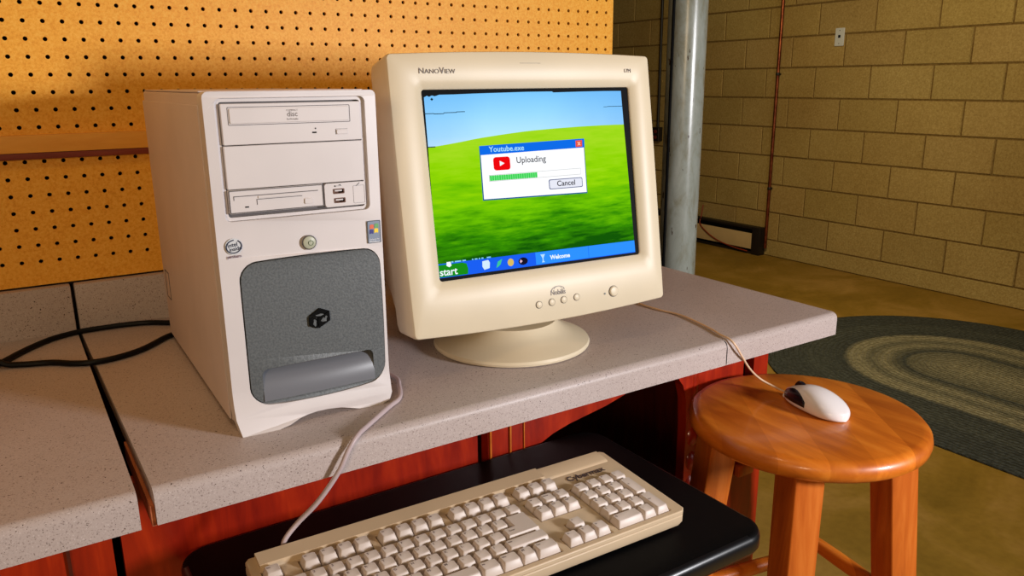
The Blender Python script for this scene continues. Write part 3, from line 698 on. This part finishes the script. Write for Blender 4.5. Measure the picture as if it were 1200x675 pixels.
for x_, w_ in ((-136, 3), (-131, 9), (-120, 5), (-106, 2), (-102, 4), (-96, 2), (-92, 3), (-84, 6)): q.box(x_ / 1000, (x_ + w_) / 1000, YS - .0018, YS - .0016, .0925, .0942)
q.build('icon_row', emt(rgb(130, 200, 236), 'icon_cyan'), scn, ang=0)
def hexa(cx0, cz0, rx_, rz_, n=12): return [(cx0 + rx_ * math.cos(2 * PI * i / n), cz0 + rz_ * math.sin(2 * PI * i / n)) for i in range(n)]
sp('tray_icon', [(-91, 89), (-82, 90), (-80, 86), (-81, 79), (-89, 77.5), (-91.5, 82)], 5, emt(rgb(206, 230, 246), 'icon_pale'))
sp('tray_icon', [(-71, 78), (-68, 86), (-61, 89), (-64, 82), (-68, 79)], 5, emt(rgb(60, 190, 150), 'icon_teal'))
sp('tray_icon', hexa(-48.4, 82.8, 4.8, 5.2), 5, emt(rgb(214, 182, 92), 'icon_gold'))
sp('tray_icon', hexa(-29, 82.2, 7.4, 5.2), 5, emt(rgb(22, 16, 36), 'icon_black'))
sp('tray_icon', [(-33, 85), (-30, 82.4), (-33, 80), (-34.6, 82)], 6, emt(rgb(220, 180, 200), 'icon_pink'))
sp('tray_icon', [(-1, 88), (6.5, 88), (3.6, 83), (3.6, 79), (5.5, 77), (.5, 77), (2, 79), (2, 83)], 5, emt(rgb(180, 220, 250), 'icon_lamp'))
stext('task_text', 'Welcome', 8.2, 14.5, 82, 5, wh, 1.0, .25)
# dialog window
blu = emt(rgb(10, 104, 226), 'dialog_blue'); edge = emt(rgb(20, 84, 150), 'dialog_edge')
dlg = [(-79.8, 240), (86.6, 243), (85.6, 166.4), (-81.2, 168.6)]
sp('dialog_frame', dlg, 2, edge)
sp('dialog_body', [(-78.6, 228.2), (85.2, 230.6), (84.4, 168), (-79.6, 170.2)], 3, emt(rgb(250, 252, 255), 'dialog_white'))
sp('title_bar', [(-79.8, 240), (86.6, 243), (86.2, 230.8), (-79.6, 228)], 4, blu)
stext('title_text', 'Youtube.exe', 10.2, -66, 234.6, 5, emt(rgb(170, 226, 246), 'title_cyan'), 1.02, .1)
sp('close_button', [(71.6, 240.6), (82.6, 241), (82.2, 232), (71.4, 231.8)], 5, emt(rgb(226, 84, 66), 'close_red'))
stext('close_cross', 'x', 9, 76.9, 236.9, 6, emt(rgb(250, 190, 170), 'close_pale'), 1, .3, 'CENTER')
sp('video_icon', [(x, z) for x, z in rrect(25.4, 17.6, 4, 4, -48.4, 215.6)], 4, emt(rgb(232, 4, 10), 'icon_red'))
sp('play_triangle', [(-51.6, 219.2), (-44.6, 215.8), (-51.6, 212.2)], 5, wh)
stext('dialog_text', 'Uploading', 11.8, -26.4, 218.3, 5, emt(rgb(80, 80, 84), 'text_grey'), .98, .12)
sp('progress_trough', [(-69.5, 201.4), (77, 202.4), (76.6, 193.4), (-69.6, 192.6)], 4, emt(rgb(190, 190, 190), 'trough_grey'))
sp('progress_inner', [(-68.8, 200.8), (76.4, 201.8), (76, 194), (-69, 193.2)], 5, emt(rgb(248, 250, 250), 'trough_white'))
q = MB(HM)
for i in range(21):
    x_ = -68.6 + i * 3.5; q.box(x_ / 1000, (x_ + 2.6) / 1000, YS - .0020, YS - .0018, .1936, .2006)
q.build('progress_segments', emt(rgb(60, 206, 84), 'progress_green'), scn, ang=0)
sp('progress_glow', [(-68.8, 200.2), (4.8, 200.9), (4.8, 194), (-68.8, 193.6)], 5.5, emt(rgb(130, 232, 146), 'progress_pale'))
sp('cancel_border', rrect(56, 13.8, 2.4, 4, 50.4, 182.6), 4, emt(rgb(96, 104, 140), 'button_border'))
sp('cancel_face', rrect(53.6, 11.6, 2, 4, 50.4, 182.6), 5, emt(rgb(226, 228, 240), 'button_face'))
stext('cancel_text', 'Cancel', 10.6, 50.4, 182.8, 6, emt(rgb(50, 50, 58), 'text_dark'), 1.05, .12, 'CENTER')

# ================================================================ KEYBOARD
U = 19.05
kb = thing('keyboard', 'cream full-size computer keyboard lying on the black shelf', 'keyboard', (.1306, -.6379, TZ), -.0262)
ta = math.atan2(.008, .17)
KM = Matrix.Translation((0, 0, .033)) @ Matrix.Rotation(ta, 4, 'X')
XL, XR, YFk = -10.0, 458.0, -163.0
wells = [(0, 1 * U, -51, -31), (2 * U, 6 * U, -51, -31), (6.5 * U, 10.5 * U, -51, -31), (11 * U, 15 * U, -51, -31), (0, 15 * U, -60 - 5 * U, -60),
         (297, 297 + 3 * U, -51, -31), (297, 297 + 3 * U, -60 - 2 * U, -60), (297 + U, 297 + 2 * U, -60 - 4 * U + .2, -60 - 3 * U), (297, 297 + 3 * U, -60 - 5 * U, -60 - 4 * U), (364, 364 + 4 * U, -60 - 5 * U, -60)]
def kxy(p): return p[0] / 1000, p[1] / 1000
b = MB(KM)
PM = Matrix.Rotation(-PI / 2, 4, 'X')     # plate front (-y) -> up (+z) ; z -> y
holes = []
for (a, c, y0, y1) in wells:
    e = .5; holes.append([((a - e) / 1000, (y0 - e) / 1000), ((c + e) / 1000, (y0 - e) / 1000), ((c + e) / 1000, (y1 + e) / 1000), ((a - e) / 1000, (y1 + e) / 1000)])
outl = [(XL, YFk + 4), (XL + 4, YFk), (XR - 5, YFk), (XR, YFk + 5), (XR, -6), (XR - 4, -1), (XL + 4, -1), (XL, -6)]
outl = [kxy(p) for p in outl]
# merge the arrow wells into one outline to avoid touching holes
b.plate(outl, [h[::-1] for h in holes[:7]] + [[((297 - .5) / 1000, (-60 - 5 * U - .5) / 1000), ((297 + 3 * U + .5) / 1000, (-60 - 5 * U - .5) / 1000), ((297 + 3 * U + .5) / 1000, (-60 - 4 * U + .5) / 1000), ((297 + 2 * U + .5) / 1000, (-60 - 4 * U + .5) / 1000), ((297 + 2 * U + .5) / 1000, (-60 - 3 * U + .5) / 1000), ((297 + U - .5) / 1000, (-60 - 3 * U + .5) / 1000), ((297 + U - .5) / 1000, (-60 - 4 * U + .5) / 1000), ((297 - .5) / 1000, (-60 - 4 * U + .5) / 1000)][::-1], holes[9][::-1]], -.006, 0, M=PM)
ou = [(x, y) for x, y in outl]
def sc_(p, s0): cx0, cy0 = (XL + XR) / 2000, YFk / 2000; return (cx0 + (p[0] - cx0) * s0[0], cy0 + (p[1] - cy0) * s0[1])
b.loft([[(*p, -.0062) for p in ou], [(*p, -.014) for p in ou], [(*sc_(p, (.985, .96)), -.0215) for p in ou]])
case = b.build('case', M['kb_case'], kb, ang=30)
bv = case.modifiers.new('bevel', 'BEVEL'); bv.width = .0012; bv.segments = 2; bv.limit_method = 'ANGLE'; bv.angle_limit = math.radians(60)
# raised back ridge
b = MB(KM)
def rdg(x, ins=0): return [(x, -.004, 0), (x, -.0015, 0.002), (x, -.003, .0052), (x, -.024, .0042), (x, -.027, .0018), (x, -.0285, -.0002)]
b.loft([rdg(.0005), rdg(.3505)]); b.loft([rdg(.3505)] + [[(x, y, z * .55) if z > 0 else (x, y, z) for x, y, z in rdg(.3515)]] + [[(x, y, z * .55) if z > 0 else (x, y, z) for x, y, z in rdg(.4475)]])
b.build('back_ridge', M['kb_case'], case, ang=30)
b = MB(KM)
b.text('Cybermax', .0135, Matrix.Translation((.402, -.0405, .0006)), 0, .0002, 'CENTER', 1.0, .0002); b.build('maker_name', mat('kb_print_dark', rgb(70, 56, 60), .5), case, ang=0)
for x in (.02, .42):
    b = MB(KM); b.box(x, x + .022, -.02, -.006, -.0316, -.019, 0, .002); b.build('foot', M['kb_case'], kb)
def keycap(name, x0, x1, yc, leg, dep=1.0, hgt=.0075, dish=True, y0=None, y1=None, steps=None):
    w = (x1 - x0) / 1000; cx0 = (x0 + x1) / 2000; cy0 = yc / 1000; h = dep * U / 1000
    def rr(wd, hd, z, r, oy=0): return [(x, y, z) for x, y in rrect(wd, hd, r, 3, cx0, cy0 + oy)]
    g_ = .0008
    b = MB(KM)
    b.loft([rr(w - g_, h - g_, -.004, .0012), rr(w - g_ - .0004, h - g_ - .0004, -.001, .0012), rr(w - .0052, h - .0058, hgt - .0006, .0018, .0009), rr(w - .0064, h - .0070, hgt, .0016, .0010)])
    if leg:
        sz = .0046 if len(leg) == 1 else .0030
        if len(leg) <= 2: b.text(leg, sz, Matrix.Translation((cx0 - w / 2 + .0060, cy0 + .0035, hgt + .00005)), 1, .00008, 'CENTER', 1, .00008)
        else: b.text(leg, sz, Matrix.Translation((cx0 - w / 2 + .0042, cy0 + .0035, hgt + .00005)), 1, .00008, 'LEFT', .95, .00006)
    o_ = b.build(name, [M['key'], M['legend']], kb, ang=40); return o_
FY = -41; rowy = [-60 - U * (i + .5) for i in range(5)]
keycap('key', 0, U, FY, 'Esc')
for i in range(12):
    x = (2 + i + (.5 if i > 3 else 0) + (.0 if i < 8 else .5)) * U
    if i > 7: x = (11 + i - 8) * U
    keycap('key', x, x + U, FY, 'F%d' % (i + 1))
for i, l in enumerate('`1234567890-=\\'): keycap('key', i * U, (i + 1) * U, rowy[0], l)
keycap('key', 14 * U, 15 * U, rowy[0], '<-')
keycap('tab_key', 0, 1.5 * U, rowy[1], 'Tab')
for i, l in enumerate('QWERTYUIOP[]'): keycap('key', (1.5 + i) * U, (2.5 + i) * U, rowy[1], l)
keycap('caps_lock_key', 0, 1.75 * U, rowy[2], 'Caps')
for i, l in enumerate("ASDFGHJKL;'"): keycap('key', (1.75 + i) * U, (2.75 + i) * U, rowy[2], l)
# large L-shaped enter key
b = MB(KM)
def Lsh(i_, z, oy=0):
    x0, x1 = (12.75 * U + i_) / 1000, (15 * U - i_) / 1000; xm = (13.5 * U + i_) / 1000
    y0 = (rowy[2] - U / 2 + i_) / 1000 + oy; ym = (rowy[2] + U / 2 - i_) / 1000 + oy; y1 = (rowy[1] + U / 2 - i_) / 1000 + oy
    return [(x0, y0, z), (x1, y0, z), (x1, y1, z), (xm, y1, z), (xm, ym, z), (x0, ym, z)]
b.loft([Lsh(.4, -.004), Lsh(.6, -.001), Lsh(2.7, .0069, .0009), Lsh(3.2, .0075, .001)])
b.text('Enter', .0034, Matrix.Translation((13.1 * U / 1000, (rowy[2] + 2) / 1000, .0076)), 1, .00008, 'LEFT')
b.build('enter_key', [M['key'], M['legend']], kb, ang=40)
keycap('shift_key', 0, 2.25 * U, rowy[3], 'Shift')
for i, l in enumerate('ZXCVBNM,./'): keycap('key', (2.25 + i) * U, (3.25 + i) * U, rowy[3], l)
keycap('shift_key', 12.25 * U, 15 * U, rowy[3], 'Shift')
x = 0
for w, l, nm in ((1.5, 'Ctrl', 'control_key'), (1.25, 'Win', 'key'), (1.25, 'Alt', 'key'), (6, '', 'space_bar'), (1.25, 'Alt', 'key'), (1.25, 'Win', 'key'), (1.0, 'M', 'key'), (1.5, 'Ctrl', 'control_key')):
    keycap(nm, x * U, (x + w) * U, rowy[4], l); x += w
for i, l in enumerate(('Prt', 'Scr', 'Brk')): keycap('key', 297 + i * U, 297 + (i + 1) * U, FY, l)
for r, ls in enumerate((('Ins', 'Home', 'PgU'), ('Del', 'End', 'PgD'))):
    for i, l in enumerate(ls): keycap('key', 297 + i * U, 297 + (i + 1) * U, rowy[r], l)
keycap('key', 297 + U, 297 + 2 * U, rowy[3], '^')
for i, l in enumerate('<v>'): keycap('key', 297 + i * U, 297 + (i + 1) * U, rowy[4], l)
NX = 364
for r, ls in enumerate((('Num', '/', '*', '-'), ('7', '8', '9'), ('4', '5', '6'), ('1', '2', '3'))):
    for i, l in enumerate(ls): keycap('numpad_key', NX + i * U, NX + (i + 1) * U, rowy[r], l)
keycap('numpad_key', NX, NX + 2 * U, rowy[4], '0'); keycap('numpad_key', NX + 2 * U, NX + 3 * U, rowy[4], '.')
keycap('numpad_key', NX + 3 * U, NX + 4 * U, (rowy[1] + rowy[2]) / 2, '+', 2); keycap('numpad_key', NX + 3 * U, NX + 4 * U, (rowy[3] + rowy[4]) / 2, 'Ent', 2)
kmi = (Matrix.Translation(kb.location) @ Matrix.Rotation(-.0262, 4, 'Z')).inverted()
b = MB(kmi)
zc = CT + .0035
b.tube([(.352, -.30, zc), (.350, -.42, zc), (.362, -.497, zc), (.3535, -.530, zc), (.337, -.566, zc), (.313, -.586, zc), (.275, -.618, zc), (.2545, -.6355, zc - .0005), (.240, -.6425, zc - .012), (.226, -.6450, .855), (.203, -.6400, .825), (.181, -.632, .802), (.166, -.633, .788), (.1630, -.636, .778), (.164, -.652, .772)], .0029, 10)
b.build('cable', M['graycord'], kb, ang=60)

# ================================================================ STOOL
SH, SR = .775, .1735
SX, SY = .938, -.7106
st = thing('stool', 'round honey-coloured wooden stool beside the countertop end, mouse on its seat', 'stool', (SX, SY, 0))
b = MB(); b.lathe([(.03, SH - .034), (SR - .022, SH - .034), (SR - .010, SH - .031), (SR - .002, SH - .024), (SR, SH - .016), (SR - .0015, SH - .008), (SR - .007, SH - .002), (SR - .016, SH), (SR - .06, SH), (.03, SH), (.0005, SH)], 72)
b.build('seat', M['seat'], st, ang=60)
def legpt(k, z):
    a = math.radians(35 + 90 * k); r = .124 + .10 * (SH - .035 - z); return Vector((r * math.cos(a), r * math.sin(a), z))
for k in range(4):
    a = math.radians(35 + 90 * k); b = MB(); rings = []
    for z, s_ in ((0, .020), (.25, .0215), (SH - .0345, .0242)):
        p = legpt(k, z); R_ = Matrix.Rotation(a + PI / 4 - .12, 3, 'Z')
        rings.append([p + R_ @ Vector((x, y, 0)) for x, y in rrect(2 * s_, 2 * s_, .003, 3)])
    b.loft(rings); b.build('leg', M['leg'], st, ang=30)
for k, zr in ((0, .433), (1, .445), (2, .433), (3, .490), (0, .18), (1, .21), (2, .18), (3, .21)):
    p, q_ = legpt(k, zr), legpt((k + 1) % 4, zr - (0.0 if zr > .4 else 0)); d = (q_ - p).normalized()
    b = MB(); b.tube([p + d * .016, p + d * .05, (p + q_) / 2, q_ - d * .05, q_ - d * .016], lambda t: .0095 + .003 * math.sin(PI * t), 14, smooth=5); b.build('rung', M['seat'], st, ang=60)

# ================================================================ MOUSE
ms = thing('computer_mouse', 'white computer mouse with dark side patches resting on the stool seat', 'mouse', (.957, -.712, SH - .0002), -.06)
ML, MWd, MHt = .111, .063, .035
def mprof(t):  # t 0 nose (+y) .. 1 tail
    y = ML * (.5 - t)
    w = MWd / 2 * (max(0, 1 - abs(2 * (t - .56)) ** 2.6 * (.75 if t < .56 else 1.35))) ** .5 if True else 0
    w = max(w, .001)
    z = .010 + (MHt - .010) * math.sin(PI * min(1, (t * .80 + .14))) ** 1.1 if t < .97 else .016
    return y, w, z
b = MB(); rings = []
N = 22; K = 26
for i in range(N + 1):
    t = .5 - .5 * math.cos(PI * (.03 + .97 * i / N)); y = ML * (.5 - t)
    tt = (t - .58) / (.58 if t < .58 else .42); w = (MWd / 2) * math.sqrt(max(0.0, 1 - abs(tt) ** (3.2 if t < .58 else 2.4)))
    w = w * (1 - .30 * (1 - t) ** 1.5)
    zt = .004 + (MHt - .004) * (math.sin(PI * (0.10 + .82 * t) ** .95)) ** .85
    if i in (0,): w = .009; zt = .009
    if i == N: w = .003; zt = .012
    elif i == N - 1: w *= 1.0
    ring_ = []
    for j in range(K):
        a = 2 * PI * j / K; cx0 = math.cos(a); sx0 = math.sin(a)
        x_ = w * math.copysign(abs(cx0) ** .75, cx0)
        zz_ = .006 + (zt - .006) * abs(sx0) ** .8 if sx0 >= 0 else .006 - .0052 * abs(sx0) ** .35
        ring_.append((x_ * (1 if zz_ > .003 else .9), y, max(zz_, .0006)))
    rings.append(ring_)
b.loft(rings)
body = b.build('shell', M['white'], ms, ang=70)
body.data.materials.append(M['navy'])
# dark side patches: offset shells following the flank near the nose
def flank(sgn):
    b = MB(); vs = []; fs = []
    i0, i1 = 1, 11; cols = 6
    for i in range(i0, i1 + 1):
        f = (i - i0) / (i1 - i0); jm = 3.9 * math.sin(PI * (.16 + .76 * f))
        for j in range(cols + 1):
            jj = (jm * j / cols) + .35
            lo = int(jj); fr_ = jj - lo
            if sgn > 0: A0, A1 = rings[i][lo], rings[i][lo + 1]
            else: A0, A1 = rings[i][(K // 2 - lo) % K], rings[i][(K // 2 - lo - 1) % K]
            p = Vector(A0).lerp(Vector(A1), fr_); p.x += sgn * .0006; p.z += .0005
            vs.append(p)
    n = cols + 1
    for i in range(i1 - i0):
        for j in range(cols): fs.append([i * n + j, i * n + j + 1, (i + 1) * n + j + 1, (i + 1) * n + j])
    b.add(vs, fs); return b
for s_ in (-1, 1):
    o = flank(s_).build('side_patch', M['navy'], ms, ang=70); o.modifiers.new('solid', 'SOLIDIFY').thickness = .0006
b = MB(); b.lathe([(.006, -.003), (.0100, -.0030), (.0112, 0), (.0100, .0030), (.006, .003)], 24, 0, Matrix.Translation((0.001, .030, .0245)) @ Matrix.Rotation(PI / 2, 4, 'Y')); b.build('scroll_wheel', M['navy'], ms)
mmi = (Matrix.Translation(ms.location) @ Matrix.Rotation(-.06, 4, 'Z')).inverted()
b = MB(mmi); zc = CT + .002
b.tube([(.90, -.26, zc), (.878, -.37, zc), (.867, -.416, zc), (.869, -.46, zc), (.876, -.505, zc), (.863, -.575, zc), (.851, -.612, zc), (.8475, -.632, zc - .0005), (.850, -.642, .879), (.868, -.640, .858), (.895, -.632, .832), (.922, -.624, .811), (.943, -.623, .796), (.956, -.634, .787), (.9600, -.656, .783)], .0017, 8)
b.build('cable', M['creamcord'], ms, ang=60)

# ================================================================ POWER CORDS
zc = CT + .0045
b = MB(); b.tube([(.21, -.10, zc), (.164, -.073, zc), (.135, -.052, zc), (.104, -.043, zc), (.068, -.040, zc), (.032, -.042, zc), (-.003, -.058, zc), (-.030, -.085, zc), (-.051, -.112, zc), (-.075, -.146, zc), (-.12, -.19, zc), (-.25, -.26, zc), (-.5, -.25, zc)], .0042, 12)
tag(b.build('power_cord', M['cord'], ang=60), 'black power cord curving along the backsplash, the upper of the two on the left countertop', 'cord', 'power cords on the countertop')
b = MB(); b.tube([(.20, -.12, zc), (.150, -.143, zc), (.107, -.187, zc), (.073, -.207, zc), (.038, -.212, zc), (.012, -.200, zc), (-.011, -.180, zc), (-.045, -.166, zc), (-.064, -.1575, zc + .001), (-.075, -.1520, zc + .006), (-.092, -.148, zc + .0092), (-.115, -.150, zc + .0088), (-.15, -.16, zc + .001), (-.25, -.17, zc), (-.5, -.12, zc)], .0042, 12)
tag(b.build('power_cord', M['cord'], ang=60), 'black cord sagging toward the counter front, lower of the two on the left countertop', 'cord', 'power cords on the countertop')

# ================================================================ BACKGROUND
PX, PY = 1.438, .075
col_ = thing('support_column', 'round steel support column in chipped grey paint behind the monitor', 'column', (PX, PY, 0))
b = MB(); b.lathe([(.048, .012), (.048, 2.488)], 48); b.build('shaft', M['column'], col_, ang=60)
b = MB(); b.box(-.09, .09, -.09, .09, 0, .0115, 0, .001); b.box(-.09, .09, -.09, .09, 2.4885, 2.4998, 0, .001); b.build('bearing_plate', M['heater_d'], col_)
b = MB(); 
b.tube([(-.052, -.004, .02), (-.052, -.004, 2.48)], .0035, 8, smooth=0); b.build('conduit_wire', M['print_black'], col_)
# pipe
b = MB(); b.tube([(XW - .03, 2.372, .06), (XW - .03, 2.372, 1.2), (XW - .03, 2.372, 2.498)], .0125, 14, smooth=0); 
pp = thing('copper_pipe', 'thin brown copper pipe running up the block wall from the heater', 'pipe', (XW - .03, 2.372, .05))
b.M = Matrix.Identity(4)
bb = MB(Matrix.Translation((-(XW - .03), -2.372, -.05))); bb.tube([(XW - .03, 2.372, .06), (XW - .03, 2.372, 2.498)], .0115, 14, smooth=0); bb.build('riser', M['copper'], pp, ang=60)
for z_ in (.5, 1.3, 2.1):
    bb = MB(Matrix.Translation((-(XW - .03), -2.372, -.05))); bb.lathe([(.0135, z_ - .01), (.0145, z_ - .008), (.0145, z_ + .008), (.0135, z_ + .01)], 16, 0, Matrix.Translation((XW - .03, 2.372, 0))); bb.box(XW - .02, XW - .001, 2.367, 2.377, z_ - .006, z_ + .006); bb.build('pipe_clip', M['heater_d'], pp)
# heater
ht = thing('baseboard_heater', 'low beige and black baseboard heater against the block wall', 'heater', (XW - .035, 3.2, 0))
HT_ = Matrix.Translation((-(XW - .035), -3.2, 0))
b = MB(HT_); b.box(XW - .014, XW - .002, 2.40, 4.0, .002, .205); b.box(XW - .062, XW - .014, 2.40, 4.0, .188, .205, 0, .003); b.box(XW - .055, XW - .014, 2.40, 4.0, .002, .020); b.build('back_panel', M['heater_d'], ht)
b = MB(HT_); b.box(XW - .066, XW - .060, 2.475, 4.0, .040, .158, 0, .002); b.build('front_panel', M['heater'], ht)
b = MB(HT_); b.box(XW - .068, XW - .002, 2.398, 2.470, .001, .207, 0, .003); b.build('end_cap', M['heater_d'], ht)
b = MB(HT_)
for i in range(60):
    y_ = 2.50 + i * .025; b.box(XW - .052, XW - .020, y_, y_ + .002, .055, .15)
b.build('fins', M['heater_d'], ht, ang=0)
b = MB(); b.tube([(XW - .012, 3.02, .30), (XW - .05, 3.00, .214), (XW - .074, 2.985, .16), (XW - .076, 2.90, .10), (XW - .076, 2.78, .055), (XW - .076, 2.62, .03), (XW - .074, 2.50, .022)], .0045, 8)
tag(b.build('thermostat_wire', M['wire'], ang=60), 'thin red-brown wire drooping across the front of the baseboard heater', 'wire')
# small wall plate
wp = thing('wall_plate', 'small white jack plate mounted high on the block wall', 'wall plate', (XW - .001, 1.925, 1.47))
b = MB(Matrix.Rotation(-PI / 2, 4, 'Z')); b.pad(rrect(.066, .112, .005, 4, 0, .056), .001, .008, 0, .002); b.build('plate', M['plate'], wp)
b = MB(Matrix.Rotation(-PI / 2, 4, 'Z')); b.pad(rrect(.017, .018, .002, 3, .0, .060), .0078, .010, 0, .0005); b.build('jack', M['navy'], wp)
for z_ in (.016, .096):
    b = MB(Matrix.Rotation(-PI / 2, 4, 'Z')); b.lathe([(.003, 0), (.003, .0015)], 10, 0, TF(0, z_, .0078)); b.build('screw', M['heater_d'], wp)
# outlet box between column and monitor
obx = thing('outlet_box', 'small dark outlet box on the block wall left of the support column', 'outlet', (XW - .002, 3.565, .77))
b = MB(Matrix.Rotation(-PI / 2, 4, 'Z')); b.pad(rrect(.075, .115, .006, 4, 0, .06), 0, .045, 0, .003); b.build('box', M['heater_d'], obx)
for z_ in (.035, .082):
    b = MB(Matrix.Rotation(-PI / 2, 4, 'Z')); b.pad(rrect(.034, .026, .010, 4, 0, z_), .044, .048, 0, .001); b.build('socket', mat('socket_brown%d' % int(z_ * 1000), rgb(110, 40, 30), .5), obx)
b = MB(); b.tube([(XW - .02, 3.565, .886), (XW - .02, 3.565, 2.498)], .011, 12, smooth=0)
tag(b.build('electrical_conduit', M['heater_d'], ang=60), 'dark conduit rising from the outlet box up the block wall', 'conduit')
# rug
RX, RY, RR, RA = 3.43, -.55, .82, .85
b = MB(); rings = []
for ins, z_ in ((.012, .0), (0, .003), (0, .008), (.006, .011), (.02, .012)):
    r = RR - ins; ring_ = []
    for i in range(33): a = PI * i / 32; ring_.append((r * math.cos(a), RA + r * math.sin(a), z_))
    for i in range(33): a = PI + PI * i / 32; ring_.append((r * math.cos(a), -RA + r * math.sin(a), z_))
    rings.append(ring_)
b.loft(rings); o = b.build('braided_rug', M['rug'], ang=50); o.location = (RX, RY, .0005)
tag(o, 'oval braided rug in dark green and grey rings on the concrete floor', 'rug')

# ================================================================ LIGHT
def area(name, loc, tgt, size, power, col, sy=None):
    l = bpy.data.lights.new(name, 'AREA'); l.energy = power; l.color = col; l.size = size
    if sy: l.shape = 'RECTANGLE'; l.size_y = sy
    o_ = bpy.data.objects.new(name, l); COL.objects.link(o_); o_.location = loc
    o_.rotation_euler = (Vector(tgt) - Vector(loc)).to_track_quat('-Z', 'Y').to_euler(); return o_
area('work_lamp_right', (1.45, -2.25, 1.30), (.4, -.4, .95), .26, 41, (.98, .97, 1))
area('room_lamp_left', (-1.15, -2.3, 1.55), (.1, -.1, 1.1), .45, 14.5, (1, .72, .42))
area('ceiling_lamp_left', (-.12, -.85, 2.35), (.1, -.1, 1.0), .35, 3, (1, .72, .42))
area('room_fill', (2.35, .6, 2.3), (4.2, 1.7, .5), .6, 38, (1, .81, .46))  # unseen light added to brighten the block wall and floor
w = bpy.data.worlds.new('world'); sc.world = w; w.use_nodes = True
w.node_tree.nodes['Background'].inputs[0].default_value = (1, .85, .7, 1); w.node_tree.nodes['Background'].inputs[1].default_value = .018

# ================================================================ CAMERA
cx_, cy_, cz_, yaw, pitch, roll, f = -0.0354, -1.3983, 1.2621, 0.574014, 0.255808, -0.0084964, 923.178
cyw, syw, cp, sp2 = math.cos(yaw), math.sin(yaw), math.cos(pitch), math.sin(pitch)
fwd = Vector((syw * cp, cyw * cp, -sp2)); right_ = Vector((cyw, -syw, 0)); upc = right_.cross(fwd)
r2 = right_ * math.cos(roll) + upc * math.sin(roll); u2 = -right_ * math.sin(roll) + upc * math.cos(roll)
cam = bpy.data.cameras.new('camera'); co = bpy.data.objects.new('camera', cam); COL.objects.link(co)
co.matrix_world = Matrix(((r2.x, u2.x, -fwd.x, cx_), (r2.y, u2.y, -fwd.y, cy_), (r2.z, u2.z, -fwd.z, cz_), (0, 0, 0, 1)))
cam.sensor_width = 36; cam.sensor_fit = 'HORIZONTAL'; cam.lens = f / 1200 * 36; cam.clip_start = .02
sc.camera = co
sc.view_settings.view_transform = 'Standard'; sc.view_settings.look = 'None'; sc.view_settings.gamma = 1; sc.view_settings.use_curve_mapping = False
sc.view_settings.exposure = 0
